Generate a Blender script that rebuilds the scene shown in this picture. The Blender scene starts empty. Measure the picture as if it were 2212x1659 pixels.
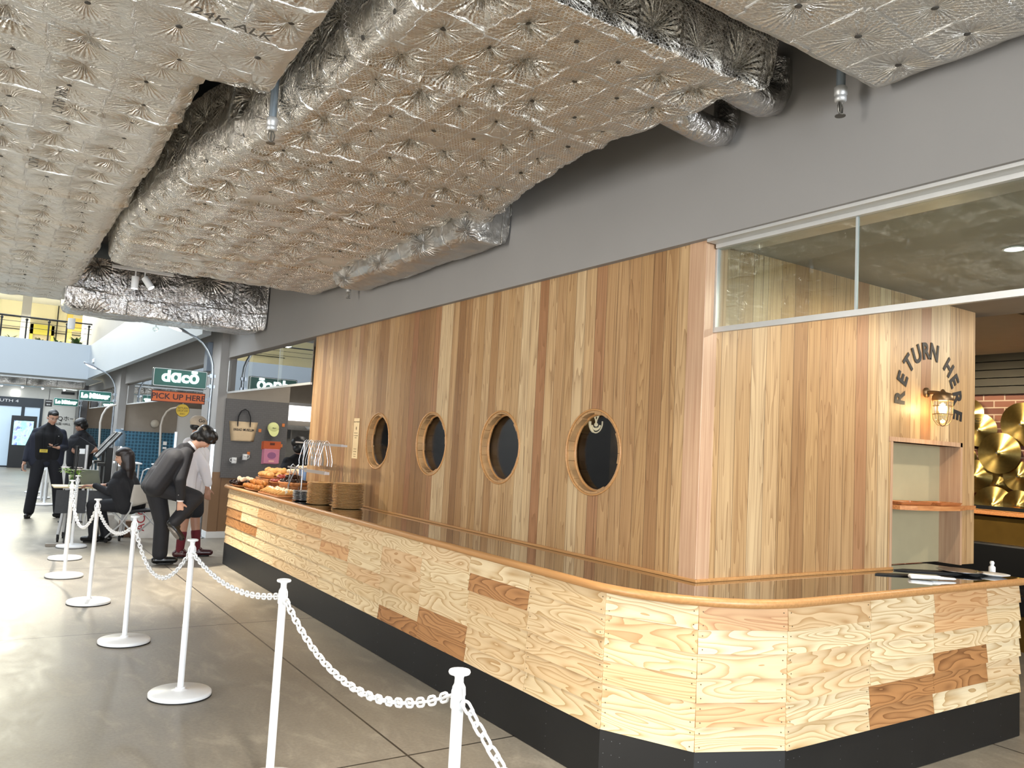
import bpy, bmesh, math, random
import numpy as np
from mathutils import Vector, Matrix, Euler
C = bpy.context.scene.collection
SC = bpy.context.scene
PI = math.pi
random.seed(7)
# ------------------------------------------------------------------ camera
YAW, PIT, ROL = 0.5828995, 0.0808744, 0.0540987
cam_d = bpy.data.cameras.new('camera'); cam = bpy.data.objects.new('camera', cam_d); C.objects.link(cam)
f_ = Vector((math.sin(YAW)*math.cos(PIT), math.cos(YAW)*math.cos(PIT), math.sin(PIT)))
r_ = Vector((math.cos(YAW), -math.sin(YAW), 0)); u_ = r_.cross(f_)
r2 = r_*math.cos(ROL)+u_*math.sin(ROL); u2 = -r_*math.sin(ROL)+u_*math.cos(ROL)
m_ = Matrix((r2, u2, -f_)).transposed().to_4x4(); m_.translation = Vector((0, 0, 1.5))
cam.matrix_world = m_
cam_d.lens = 1728.05/2212*36.0; cam_d.sensor_width = 36; cam_d.clip_start = 0.05; cam_d.clip_end = 200
SC.camera = cam
# ------------------------------------------------------------------ world, exposure
SC.view_settings.view_transform = 'Standard'; SC.view_settings.look = 'None'
SC.view_settings.gamma = 1; SC.view_settings.use_curve_mapping = False
SC.view_settings.exposure = 0.18
W = bpy.data.worlds.new('world'); SC.world = W; W.use_nodes = True
W.node_tree.nodes['Background'].inputs[0].default_value = (0.86, 0.93, 1.0, 1)
W.node_tree.nodes['Background'].inputs[1].default_value = 1.0
# ------------------------------------------------------------------ lights
def area(name, loc, size, power, col, target=None, sy=None, spread=None):
    l = bpy.data.lights.new(name, 'AREA'); l.energy = power; l.color = col; l.size = size
    if sy: l.shape = 'RECTANGLE'; l.size_y = sy
    if spread: l.spread = spread
    o = bpy.data.objects.new(name, l); C.objects.link(o); o.location = loc
    if target is not None:
        o.rotation_euler = (Vector(target)-Vector(loc)).to_track_quat('-Z', 'Y').to_euler()
    return o
def spot(name, loc, target, power, col, ang=60, blend=0.6, rad=0.03):
    l = bpy.data.lights.new(name, 'SPOT'); l.energy = power; l.color = col
    l.spot_size = math.radians(ang); l.spot_blend = blend; l.shadow_soft_size = rad
    o = bpy.data.objects.new(name, l); C.objects.link(o); o.location = loc
    o.rotation_euler = (Vector(target)-Vector(loc)).to_track_quat('-Z', 'Y').to_euler()
    return o
def point(name, loc, power, col, rad=0.03):
    l = bpy.data.lights.new(name, 'POINT'); l.energy = power; l.color = col; l.shadow_soft_size = rad
    o = bpy.data.objects.new(name, l); C.objects.link(o); o.location = loc
    return o
WARM = (1, 0.78, 0.52); NEUT = (1, 0.90, 0.78); COOL = (0.80, 0.90, 1.0)
area('atrium_skylight', (-3.0, 19.5, 8.5), 11, 2000, COOL, (-3.0, 19.5, 0), sy=13)
area('hall_side_fill', (-5.2, 3.5, 3.0), 1.8, 1500, (1, 0.95, 0.88), (2.9, 3.5, 1.2), sy=14)  # added fill that brightens the long plank wall, no such lamp known
area('front_fill', (0.3, -6.6, 2.2), 6, 1000, (0.88, 0.94, 1.0), (0.6, 0, 1.7), sy=2.2)  # added cool fill behind the camera, stands in for entrance daylight
area('upper_room_light', (1, 32, 6.2), 6, 3200, (1, 0.95, 0.72), (1, 31, 0), sy=5)
area('entrance_ceiling_light', (0.5, 29, 2.8), 4, 150, (0.9, 0.96, 1.0), (0.5, 29.0, 0), sy=3)
area('shop_ceiling_light_a', (4.2, 17.5, 2.9), 2, 60, NEUT, (4.2, 17.5, 0), sy=7)
area('shop_ceiling_light_b', (4.2, 27, 2.9), 2, 60, NEUT, (4.2, 27, 0), sy=7)
area('kitchen_light', (4.6, 10.2, 2.95), 1.6, 60, (1, 0.93, 0.82), (4.6, 10.2, 0), sy=2.5)
area('restaurant_ceiling_light', (5.6, 0.2, 2.58), 2.5, 12, (1, 0.88, 0.72), (5.6, 0.2, 0), sy=2.5)
spot('bakery_spot', (1.37, 9.2, 2.98), (2.75, 8.2, 0.95), 480, (1, 0.84, 0.62), 80, 0.9, 0.035)
spot('aisle_spot_a', (1.23, 9.2, 2.9), (1.1, 9.0, 0), 650, (1, 0.93, 0.82), 75, 0.6, 0.04)
for i, (x, y, p) in enumerate(((-1.9, 6.8, 420), (-1.9, 9.6, 500), (1.0, 1.95, 230), (2.2, 1.95, 170))):
    spot('hall_spot_%s' % 'abcd'[i], (x, y, 2.9), (x+0.2, y+0.1, 0), p, (1, 0.92, 0.8), 95, 0.8, 0.05)
spot('counter_downlight', (4.11, 1.86, 2.58), (4.11, 1.95, 0), 52, (1, 0.88, 0.70), 172, 0.3, 0.04)
spot('counter_downlight_far', (6.3, 1.86, 2.58), (6.0, 2.2, 0), 50, (1, 0.88, 0.70), 172, 0.3, 0.04)
spot('cymbal_spot', (6.9, 3.4, 2.5), (8.4, 3.9, 1.6), 150, (1, 0.85, 0.6), 80, 0.6, 0.04)
spot('cymbal_spot_far', (6.9, 4.3, 2.5), (8.4, 4.1, 1.5), 80, (1, 0.85, 0.6), 80, 0.6, 0.04)
# ------------------------------------------------------------------ materials
def hexc(h):
    v = [int(h[i:i+2], 16)/255 for i in (0, 2, 4)]
    return tuple(c/12.92 if c <= 0.04045 else ((c+0.055)/1.055)**2.4 for c in v)+(1,)
class NT:
    def __init__(s, name):
        s.m = bpy.data.materials.new(name); s.m.use_nodes = True; s.t = s.m.node_tree
        s.b = s.t.nodes['Principled BSDF']
    def n(s, typ, **k):
        nd = s.t.nodes.new(typ)
        for a, v in k.items(): setattr(nd, a, v)
        return nd
    def l(s, a, b): s.t.links.new(a, b)
    def put(s, sock, v):
        if v is None: return
        if hasattr(v, 'is_output') or isinstance(v, bpy.types.NodeSocket): s.l(v, sock)
        else: sock.default_value = v
    def math(s, op, a, b=None, c=None, clamp=False):
        nd = s.n('ShaderNodeMath', operation=op, use_clamp=clamp)
        s.put(nd.inputs[0], a); s.put(nd.inputs[1], b)
        if c is not None: s.put(nd.inputs[2], c)
        return nd.outputs[0]
    def vmath(s, op, a, b=None, scale=None):
        nd = s.n('ShaderNodeVectorMath', operation=op)
        s.put(nd.inputs[0], a); s.put(nd.inputs[1], b)
        if scale is not None: nd.inputs['Scale'].default_value = scale
        return nd.outputs['Value'] if op in ('DOT_PRODUCT', 'LENGTH') else nd.outputs['Vector']
    def coord(s, kind='Object'): return s.n('ShaderNodeTexCoord').outputs[kind]
    def sep(s, v): 
        nd = s.n('ShaderNodeSeparateXYZ'); s.l(v, nd.inputs[0]); return nd.outputs
    def comb(s, x, y, z=0.0):
        nd = s.n('ShaderNodeCombineXYZ')
        for i, v in enumerate((x, y, z)): s.put(nd.inputs[i], v)
        return nd.outputs[0]
    def noise(s, vec, scale, detail=2, rough=0.5, dist=0.0):
        nd = s.n('ShaderNodeTexNoise'); s.put(nd.inputs['Vector'], vec)
        nd.inputs['Scale'].default_value = scale; nd.inputs['Detail'].default_value = detail
        nd.inputs['Roughness'].default_value = rough; nd.inputs['Distortion'].default_value = dist
        return nd.outputs['Fac']
    def white(s, v, dim='1D'):
        nd = s.n('ShaderNodeTexWhiteNoise', noise_dimensions=dim)
        s.put(nd.inputs['W' if dim == '1D' else 'Vector'], v); return nd.outputs['Value']
    def ramp(s, fac, stops, interp='LINEAR'):
        nd = s.n('ShaderNodeValToRGB'); cr = nd.color_ramp; cr.interpolation = interp
        while len(cr.elements) > 1: cr.elements.remove(cr.elements[-1])
        cr.elements[0].position = stops[0][0]; cr.elements[0].color = stops[0][1]
        for p, c in stops[1:]:
            e = cr.elements.new(p); e.color = c
        s.l(fac, nd.inputs[0]); return nd.outputs[0]
    def mix(s, fac, a, b, typ='MIX'):
        nd = s.n('ShaderNodeMix', data_type='RGBA', blend_type=typ)
        s.put(nd.inputs[0], fac); s.put(nd.inputs[6], a); s.put(nd.inputs[7], b)
        return nd.outputs[2]
    def bump(s, h, strength=0.3, dist=0.01, normal=None):
        nd = s.n('ShaderNodeBump'); s.l(h, nd.inputs['Height'])
        nd.inputs['Strength'].default_value = strength; nd.inputs['Distance'].default_value = dist
        if normal is not None: s.l(normal, nd.inputs['Normal'])
        s.l(nd.outputs[0], s.b.inputs['Normal']); return nd.outputs[0]
    def set(s, **k):
        for a, v in k.items(): s.put(s.b.inputs[a.replace('_', ' ')], v)
        return s
def simple(name, col, rough=0.5, metal=0.0, var=0.0, vscale=8.0, bump=0.0, bscale=60.0, emit=None, es=0.0, spec=None, coat=0.0):
    t = NT(name); c = hexc(col) if isinstance(col, str) else tuple(col)
    co = t.coord()
    if var > 0:
        nz = t.noise(co, vscale, 3)
        d = tuple(max(0, x*(1-var)) for x in c[:3])+(1,); e = tuple(min(1, x*(1+var)) for x in c[:3])+(1,)
        t.l(t.ramp(nz, [(0.3, d), (0.7, e)]), t.b.inputs['Base Color'])
    else: t.b.inputs['Base Color'].default_value = c
    t.b.inputs['Roughness'].default_value = rough; t.b.inputs['Metallic'].default_value = metal
    if spec is not None: t.b.inputs['Specular IOR Level'].default_value = spec
    if coat: t.b.inputs['Coat Weight'].default_value = coat
    if bump > 0: t.bump(t.noise(co, bscale, 3), bump, 0.004)
    if emit is not None:
        t.b.inputs['Emission Color'].default_value = hexc(emit) if isinstance(emit, str) else emit
        t.b.inputs['Emission Strength'].default_value = es
    return t.m
# ------------------------------------------------------------------ mesh helpers
class MB:
    def __init__(s): s.v = []; s.f = []; s.uv = {}; s.sm = set()
    def add(s, vs, fs, smooth=False, M=None):
        o = len(s.v)
        s.v += [tuple(M @ Vector(v)) if M is not None else tuple(v) for v in vs]
        for f in fs:
            if smooth: s.sm.add(len(s.f))
            s.f.append(tuple(i+o for i in f))
        return s
    def box(s, x0, x1, y0, y1, z0, z1, M=None, bev=0.0):
        if bev > 0:
            bm = bmesh.new(); bmesh.ops.create_cube(bm, size=1)
            for v in bm.verts: v.co = Vector(((x0+x1)/2+v.co.x*(x1-x0), (y0+y1)/2+v.co.y*(y1-y0), (z0+z1)/2+v.co.z*(z1-z0)))
            bmesh.ops.bevel(bm, geom=bm.edges[:], offset=bev, segments=2, profile=0.5, affect='EDGES')
            bm.verts.index_update()
            s.add([v.co[:] for v in bm.verts], [[v.index for v in f.verts] for f in bm.faces], False, M); bm.free(); return s
        vs = [(x, y, z) for x in (x0, x1) for y in (y0, y1) for z in (z0, z1)]
        return s.add(vs, [(0, 1, 3, 2), (4, 6, 7, 5), (0, 4, 5, 1), (2, 3, 7, 6), (0, 2, 6, 4), (1, 5, 7, 3)], False, M)
    def lathe(s, prof, n=24, M=None, smooth=True, cap=True):
        vs = []; fs = []
        for r, z in prof:
            for i in range(n):
                a = 2*PI*i/n; vs.append((r*math.cos(a), r*math.sin(a), z))
        for j in range(len(prof)-1):
            for i in range(n):
                k = (i+1) % n; fs.append((j*n+i, j*n+k, (j+1)*n+k, (j+1)*n+i))
        s.add(vs, fs, smooth, M)
        if cap:
            e0 = vs[:n]; e1 = vs[-n:]
            s.add(e0, [tuple(reversed(range(n)))], False, M); s.add(e1, [tuple(range(n))], False, M)
        return s
    def cyl(s, p0, p1, r0, r1=None, n=12, smooth=True):
        r1 = r0 if r1 is None else r1
        p0 = Vector(p0); p1 = Vector(p1); d = p1-p0; L = d.length
        if L < 1e-6: return s
        M = Matrix.Translation(p0) @ d.to_track_quat('Z', 'Y').to_matrix().to_4x4()
        return s.lathe([(r0, 0), (r1, L)], n, M, smooth)
    def tube(s, pts, r, n=8, closed=False, smooth=True, flat=1.0):
        pts = [Vector(p) for p in pts]; N = len(pts); vs = []; fs = []
        t0 = (pts[1]-pts[0]).normalized(); up = Vector((0, 0, 1)) if abs(t0.z) < 0.9 else Vector((1, 0, 0))
        nx = t0.cross(up).normalized()
        for i in range(N):
            if closed: t = (pts[(i+1) % N]-pts[i-1]).normalized()
            else: t = (pts[min(i+1, N-1)]-pts[max(i-1, 0)]).normalized()
            nx = (nx-t*nx.dot(t)).normalized(); ny = t.cross(nx)
            rr = r[i] if isinstance(r, (list, tuple)) else r
            for k in range(n):
                a = 2*PI*k/n; vs.append(tuple(pts[i]+nx*rr*math.cos(a)+ny*rr*math.sin(a)*flat))
        for i in range(N if closed else N-1):
            j = (i+1) % N
            for k in range(n):
                q = (k+1) % n; fs.append((i*n+k, i*n+q, j*n+q, j*n+k))
        s.add(vs, fs, smooth)
        if not closed: s.add(vs[:n], [tuple(reversed(range(n)))]); s.add(vs[-n:], [tuple(range(n))])
        return s
    def sphere(s, c, r, n=12, M=None):
        if not hasattr(r, '__len__'): r = (r, r, r)
        vs = []; fs = []; m = n//2+1
        for j in range(m+1):
            th = PI*j/m
            for i in range(n):
                a = 2*PI*i/n; vs.append((c[0]+r[0]*math.sin(th)*math.cos(a), c[1]+r[1]*math.sin(th)*math.sin(a), c[2]+r[2]*math.cos(th)))
        for j in range(m):
            for i in range(n):
                k = (i+1) % n; fs.append((j*n+i, (j+1)*n+i, (j+1)*n+k, j*n+k))
        return s.add(vs, fs, True, M)
    def prism(s, poly, z0, z1, M=None, smooth=False):
        n = len(poly); vs = [(x, y, z0) for x, y in poly]+[(x, y, z1) for x, y in poly]
        fs = [tuple(reversed(range(n))), tuple(range(n, 2*n))]+[(i, (i+1) % n, n+(i+1) % n, n+i) for i in range(n)]
        return s.add(vs, fs, smooth, M)
    def quad(s, a, b, c, d): return s.add([a, b, c, d], [(0, 1, 2, 3)])
    def mesh(s, name):
        me = bpy.data.meshes.new(name); me.from_pydata(s.v, [], s.f); me.update()
        if s.sm:
            fl = [i in s.sm for i in range(len(s.f))]; me.polygons.foreach_set('use_smooth', fl)
        return me
def ob(name, mb, m, parent=None, recalc=True, loc=None):
    me = mb.mesh(name) if isinstance(mb, MB) else mb
    if recalc and isinstance(mb, MB):
        bm = bmesh.new(); bm.from_mesh(me); bmesh.ops.recalc_face_normals(bm, faces=bm.faces); bm.to_mesh(me); bm.free()
    for k in (m if isinstance(m, (list, tuple)) else [m]): me.materials.append(k)
    o = bpy.data.objects.new(name, me); C.objects.link(o)
    if parent is not None: o.parent = parent
    if loc: o.location = loc
    return o
def tag(o, label, cat, group=None, kind=None):
    o['label'] = label; o['category'] = cat
    if group: o['group'] = group
    if kind: o['kind'] = kind
    return o
def thing(name, label, cat, loc=(0, 0, 0), rz=0.0, group=None):
    o = bpy.data.objects.new(name, None); C.objects.link(o); o.location = loc; o.rotation_euler = (0, 0, rz)
    o.empty_display_size = 0.1
    return tag(o, label, cat, group)
def struct(name, mb, m, label=None, recalc=True):
    o = ob(name, mb, m, recalc=recalc); o['kind'] = 'structure'
    if label: o['label'] = label
    return o
def kids(o): return [x for x in C.objects if x.parent == o]
def dup(o, loc=None, rz=None, label=None, parent=None):
    c = o.copy(); C.objects.link(c)
    if parent is not None: c.parent = parent
    for ch in kids(o): dup(ch, parent=c)
    if loc is not None: c.location = loc
    if rz is not None: c.rotation_euler = (0, 0, rz)
    if label: c['label'] = label
    return c
def rotm(loc, rx=0, ry=0, rz=0): return Matrix.Translation(loc) @ Euler((rx, ry, rz)).to_matrix().to_4x4()
def text_ob(name, body, size, M, m, parent=None, depth=0.0015, align='CENTER', sx=1.0, space=1.0, bold=0.0):
    cu = bpy.data.curves.new(name, 'FONT'); cu.body = body; cu.size = size; cu.align_x = align; cu.align_y = 'CENTER'
    cu.extrude = depth; cu.space_character = space; cu.offset = bold
    t = bpy.data.objects.new(name+'_src', cu); C.objects.link(t)
    dg = bpy.context.evaluated_depsgraph_get(); dg.update()
    me = bpy.data.meshes.new_from_object(t.evaluated_get(dg)); bpy.data.objects.remove(t)
    me.transform(Matrix.Diagonal((sx, 1, 1, 1))); me.transform(M); me.materials.clear()
    me.name = name; me.materials.append(m)
    o = bpy.data.objects.new(name, me); C.objects.link(o)
    if parent is not None: o.parent = parent
    return o
# text planes: facing -Y (read from smaller y) and facing -X
def faceY(x, y, z): return Matrix.Translation((x, y, z)) @ Euler((PI/2, 0, 0)).to_matrix().to_4x4()
def faceX(x, y, z): return Matrix.Translation((x, y, z)) @ Euler((PI/2, 0, -PI/2)).to_matrix().to_4x4()
def blob(name, prims, voxel, m, parent=None, smooth=4):
    """one continuous surface from round cones and ellipsoids (voxel remeshed, smoothed)"""
    mb = MB()
    for p in prims:
        if p[0] == 'c':
            _, a, b, ra, rb = p[:5]; a = Vector(a); b = Vector(b); n = 10
            k = 5
            pts = []; rr = []
            d = (b-a); L = max(d.length, 1e-5); dn = d/L
            for i in range(k, 0, -1): 
                t = i/k*PI/2; pts.append(a-dn*ra*math.sin(t)*0.999); rr.append(max(1e-4, ra*math.cos(t)))
            pts.append(a); rr.append(ra); pts.append(a+d*0.5); rr.append((ra+rb)/2); pts.append(b); rr.append(rb)
            for i in range(1, k+1):
                t = i/k*PI/2; pts.append(b+dn*rb*math.sin(t)*0.999); rr.append(max(1e-4, rb*math.cos(t)))
            fl = p[5] if len(p) > 5 else 1.0
            mb.tube(pts, rr, 14, flat=fl)
        elif p[0] == 'e': mb.sphere((0, 0, 0), p[2], 18, Matrix.Translation(Vector(p[1])) @ (Euler(p[3]).to_matrix().to_4x4() if len(p) > 3 else Matrix.Identity(4)))
        elif p[0] == 'b': mb.box(*p[1], M=p[2] if len(p) > 2 else None)
    me = mb.mesh(name); o = bpy.data.objects.new(name, me); C.objects.link(o)
    r = o.modifiers.new('r', 'REMESH'); r.mode = 'VOXEL'; r.voxel_size = voxel; r.use_smooth_shade = True
    if smooth:
        s = o.modifiers.new('s', 'SMOOTH'); s.iterations = smooth; s.factor = 0.6
    dg = bpy.context.evaluated_depsgraph_get(); dg.update()
    m2 = bpy.data.meshes.new_from_object(o.evaluated_get(dg)); o.modifiers.clear(); o.data = m2; m2.name = name
    for k2 in (m if isinstance(m, (list, tuple)) else [m]): m2.materials.append(k2)
    if parent is not None: o.parent = parent
    return o
# ------------------------------------------------------------------ material library
def m_floor():
    t = NT('polished_concrete'); co = t.coord(); x, y, z = t.sep(co)
    n1 = t.noise(co, 0.55, 5, 0.6, 0.4); n2 = t.noise(t.vmath('MULTIPLY', co, (2.2, 0.9, 1)), 2.6, 6, 0.7, 0.8); n3 = t.noise(co, 60, 3)
    c = t.ramp(n1, [(0.3, hexc('7C766B')), (0.5, hexc('8E877A')), (0.7, hexc('A09886'))])
    c = t.mix(t.math('MULTIPLY', n2, 0.55), c, t.ramp(n2, [(0.40, hexc('575148')), (0.52, hexc('857E71')), (0.64, hexc('B4AC9B'))]))
    c = t.mix(0.12, c, t.ramp(n3, [(0.3, hexc('4A463F')), (0.7, hexc('B5AFA5'))]))
    def joint(v, off, per, w):
        q = t.math('ABSOLUTE', t.math('SUBTRACT', t.math('FRACT', t.math('DIVIDE', t.math('SUBTRACT', v, off), per)), 0.5))
        return t.math('LESS_THAN', q, w/per/2)
    j = t.math('MAXIMUM', joint(x, 1.86-1.51, 3.02, 0.012), joint(y, 3.56-1.51, 3.02, 0.012))
    c = t.mix(t.math('MULTIPLY', j, 0.92), c, hexc('23201D'))
    t.l(c, t.b.inputs['Base Color'])
    t.l(t.math('MULTIPLY_ADD', n2, 0.35, 0.22), t.b.inputs['Roughness'])
    t.bump(t.math('SUBTRACT', t.math('MULTIPLY', n2, 0.25), j), 0.25, 0.004)
    return t.m
def grain(t, u, v, seed, fu, fv, N, amp=1.0):
    """contour-line wood figure; u runs along the grain (metres), v across"""
    vec = t.comb(t.math('MULTIPLY', u, fu), t.math('MULTIPLY', v, fv), t.math('MULTIPLY', seed, 53.0))
    h = t.noise(vec, 1.0, 1.5, 0.45, 0.25)
    r = t.math('FRACT', t.math('MULTIPLY', h, N))
    line = t.math('POWER', r, 2.6)
    fine = t.noise(t.comb(t.math('MULTIPLY', u, 3.0), t.math('MULTIPLY', v, 260.0), seed), 1.0, 2)
    return line, fine, h
def m_siding():
    t = NT('larch_siding'); 
    uv = t.n('ShaderNodeUVMap', uv_map='UVMap').outputs[0]; u, v, _ = t.sep(uv)
    tone = t.n('ShaderNodeAttribute', attribute_name='tone').outputs['Fac']; seed = t.n('ShaderNodeAttribute', attribute_name='seed').outputs['Fac']
    line, fine, h = grain(t, u, v, seed, 1.7, 9.5, 14.0)
    light = t.mix(seed, hexc('EAD8B2'), hexc('DEC69C')); ll = t.mix(line, light, hexc('B99867'))
    dark = t.mix(line, hexc('B27F4E'), hexc('764A26'))
    pink = t.mix(line, hexc('D3A878'), hexc('B27E4E'))
    c = t.mix(t.math('MULTIPLY', tone, 2.0, clamp=True), ll, pink)
    c = t.mix(t.math('MULTIPLY_ADD', tone, 2.0, -1.0, clamp=True), c, dark)
    c = t.mix(t.math('MULTIPLY', fine, 0.22), c, hexc('8A6437'))
    t.l(c, t.b.inputs['Base Color']); t.b.inputs['Roughness'].default_value = 0.5
    t.bump(t.math('MULTIPLY_ADD', line, -0.5, fine), 0.12, 0.002)
    return t.m
def m_boards(name, ax, w=0.105):
    """vertical cedar boards; ax = index of the horizontal object axis"""
    t = NT(name); s = t.sep(t.coord()); a = s[ax]; z = s[2]
    q = t.math('DIVIDE', a, w); idx = t.math('FLOOR', q); fr = t.math('FRACT', q)
    sd = t.white(idx); sd2 = t.white(t.math('ADD', idx, 31.7)); grp = t.white(t.math('FLOOR', t.math('DIVIDE', t.math('ADD', idx, 1.0), 3.0)))
    line, fine, h = grain(t, z, a, sd, 0.75, 15.0, 11.0)
    big = t.noise(t.comb(t.math('MULTIPLY', z, 0.5), t.math('MULTIPLY', a, 24.0), sd), 1.0, 2)
    tn = t.math('ADD', t.math('MULTIPLY', sd2, 0.55), t.math('MULTIPLY', grp, 0.45))
    base = t.ramp(tn, [(0.1, hexc('94704A')), (0.3, hexc('B58F62')), (0.5, hexc('D4B486')), (0.68, hexc('BE9A6A')), (0.9, hexc('E4CBA0'))])
    base = t.mix(t.math('MULTIPLY', t.math('GREATER_THAN', sd, 0.86), 0.5), base, hexc('9C6248'))
    c = t.mix(t.math('MULTIPLY', line, 0.55), base, hexc('6E4824'))
    c = t.mix(t.math('MULTIPLY', big, 0.5), c, hexc('7A5430'))
    c = t.mix(t.math('MULTIPLY', fine, 0.28), c, hexc('6A4826'))
    # occasional dark streaks
    st = t.noise(t.comb(t.math('MULTIPLY', z, 0.9), t.math('MULTIPLY', a, 70.0), sd2), 1.0, 1)
    c = t.mix(t.math('MULTIPLY', t.math('MULTIPLY_ADD', st, 8.0, -5.1, clamp=True), 0.55), c, hexc('4E3018'))
    e = t.math('ABSOLUTE', t.math('SUBTRACT', fr, 0.5)); seam = t.math('GREATER_THAN', e, 0.5-0.0016/w)
    c = t.mix(t.math('MULTIPLY', seam, 0.7), c, hexc('2E1C0E'))
    t.l(c, t.b.inputs['Base Color']); t.b.inputs['Roughness'].default_value = 0.48
    t.bump(t.math('SUBTRACT', t.math('MULTIPLY', fine, 0.3), seam), 0.25, 0.003)
    return t.m
def m_trimwood(name, c1, c2, ax=1):
    t = NT(name); s = t.sep(t.coord()); o = [s[0], s[1], s[2]]
    a = o[ax]; b = o[2] if ax != 2 else o[0]; cc = o[0] if ax == 1 else o[1]
    n = t.noise(t.comb(t.math('MULTIPLY', a, 2.0), t.math('MULTIPLY', b, 90.0), t.math('MULTIPLY', cc, 90.0)), 1.0, 3)
    t.l(t.ramp(n, [(0.3, hexc(c1)), (0.7, hexc(c2))]), t.b.inputs['Base Color'])
    t.b.inputs['Roughness'].default_value = 0.38; t.bump(n, 0.08, 0.002)
    return t.m
def m_foil(name, netting=True, crump=0.6, metal=1.0, tint='E6E2DA', rough=0.25):
    t = NT(name); uv = t.n('ShaderNodeUVMap', uv_map='UVMap').outputs[0]
    co = t.coord(); wr1 = t.noise(co, 7, 4, 0.6, 1.2); wr2 = t.noise(t.vmath('MULTIPLY', co, (1, 2.2, 1.6)), 22, 4, 0.65, 2.0)
    ridge = t.math('ABSOLUTE', t.math('SUBTRACT', wr2, 0.5)); ridge1 = t.math('ABSOLUTE', t.math('SUBTRACT', wr1, 0.5))
    patch = t.noise(co, 1.3, 2)
    dv = t.vmath('ADD', co, t.vmath('SCALE', t.n('ShaderNodeTexNoise').outputs['Color'], scale=0.0))
    nzc = t.n('ShaderNodeTexNoise'); t.l(co, nzc.inputs['Vector']); nzc.inputs['Scale'].default_value = 6
    dv = t.vmath('ADD', co, t.vmath('SCALE', nzc.outputs['Color'], scale=0.16))
    vo = t.n('ShaderNodeTexVoronoi', feature='F1'); t.l(t.vmath('MULTIPLY', dv, (1, 1.7, 1.4)), vo.inputs['Vector']); vo.inputs['Scale'].default_value = 9 if netting else 2.6
    vo2 = t.n('ShaderNodeTexVoronoi', feature='F1'); t.l(dv, vo2.inputs['Vector']); vo2.inputs['Scale'].default_value = 24
    hgt = t.math('ADD', t.math('MULTIPLY', ridge, (-0.9 if netting else -0.35)*crump), t.math('MULTIPLY', ridge1, (-1.2 if netting else -1.8)*crump))
    hgt = t.math('ADD', hgt, t.math('MULTIPLY_ADD', vo.outputs['Distance'], 0.8*crump if netting else 1.5, t.math('MULTIPLY', vo2.outputs['Distance'], 0.3*crump)))
    pv = t.n('ShaderNodeAttribute', attribute_name='pinvec').outputs['Vector']; px_ = t.sep(pv)
    rr = t.vmath('LENGTH', t.comb(px_[0], px_[1], 0.0)); an = t.math('ARCTAN2', px_[1], px_[0])
    rays = t.math('SINE', t.math('MULTIPLY_ADD', an, 15.0, t.math('MULTIPLY_ADD', px_[2], 40.0, t.math('MULTIPLY', wr1, 7.0))))
    rays2 = t.math('SINE', t.math('MULTIPLY_ADD', an, 27.0, t.math('MULTIPLY_ADD', px_[2], 90.0, t.math('MULTIPLY', wr2, 4.0))))
    fall = t.math('MULTIPLY', t.math('POWER', 2.718, t.math('MULTIPLY', rr, -13.0)), t.math('MULTIPLY_ADD', px_[2], 1.3, 0.3))
    fall = t.math('MULTIPLY', fall, t.math('MULTIPLY', rr, 22.0, clamp=True))
    hgt = t.math('MULTIPLY_ADD', t.math('ADD', t.math('ABSOLUTE', rays), t.math('MULTIPLY', rays2, 0.35)), t.math('MULTIPLY', fall, 0.85 if netting else 1.8), hgt)
    base = t.mix(patch, hexc(tint), hexc('D2CDC4'))
    if netting:
        s = 0.021
        p = t.vmath('MULTIPLY', uv, (1/s, 1/(s*0.82), 0))
        r = (1.0, 1.7320508, 1.0); h = (0.5, 0.8660254, 0.5)
        a = t.vmath('SUBTRACT', t.vmath('MODULO', t.vmath('ADD', p, (2000.0, 2000*1.7320508, 0.5)), r), h)
        b = t.vmath('SUBTRACT', t.vmath('MODULO', t.vmath('ADD', p, (2000.5, 2000*1.7320508+0.8660254, 0.5)), r), h)
        def flat(v):
            q = t.sep(v); return t.comb(q[0], q[1], 0.0)
        a = flat(a); b = flat(b)
        sel = t.math('LESS_THAN', t.vmath('DOT_PRODUCT', a, a), t.vmath('DOT_PRODUCT', b, b))
        mx = t.n('ShaderNodeMix', data_type='VECTOR'); t.l(sel, mx.inputs[0]); t.l(b, mx.inputs[4]); t.l(a, mx.inputs[5])
        g = t.vmath('ABSOLUTE', mx.outputs[1]); gx = t.sep(g)[0]
        d = t.math('MAXIMUM', gx, t.vmath('DOT_PRODUCT', g, (0.5, 0.8660254, 0)))
        wire = t.math('GREATER_THAN', d, 0.458)
        base = t.mix(t.math('MULTIPLY', wire, 0.95), base, hexc('DEDBD4'))
        t.l(t.math('MULTIPLY_ADD', wire, -0.9*metal, metal), t.b.inputs['Metallic'])
        hgt = t.math('MULTIPLY_ADD', wire, 0.5, hgt)
    else: t.b.inputs['Metallic'].default_value = metal
    t.l(base, t.b.inputs['Base Color'])
    t.l(t.math('MULTIPLY_ADD', patch, 0.18, rough-0.08), t.b.inputs['Roughness'])
    t.bump(hgt, 0.75 if netting else 0.8, 0.02 if netting else 0.034)
    return t.m
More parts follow.
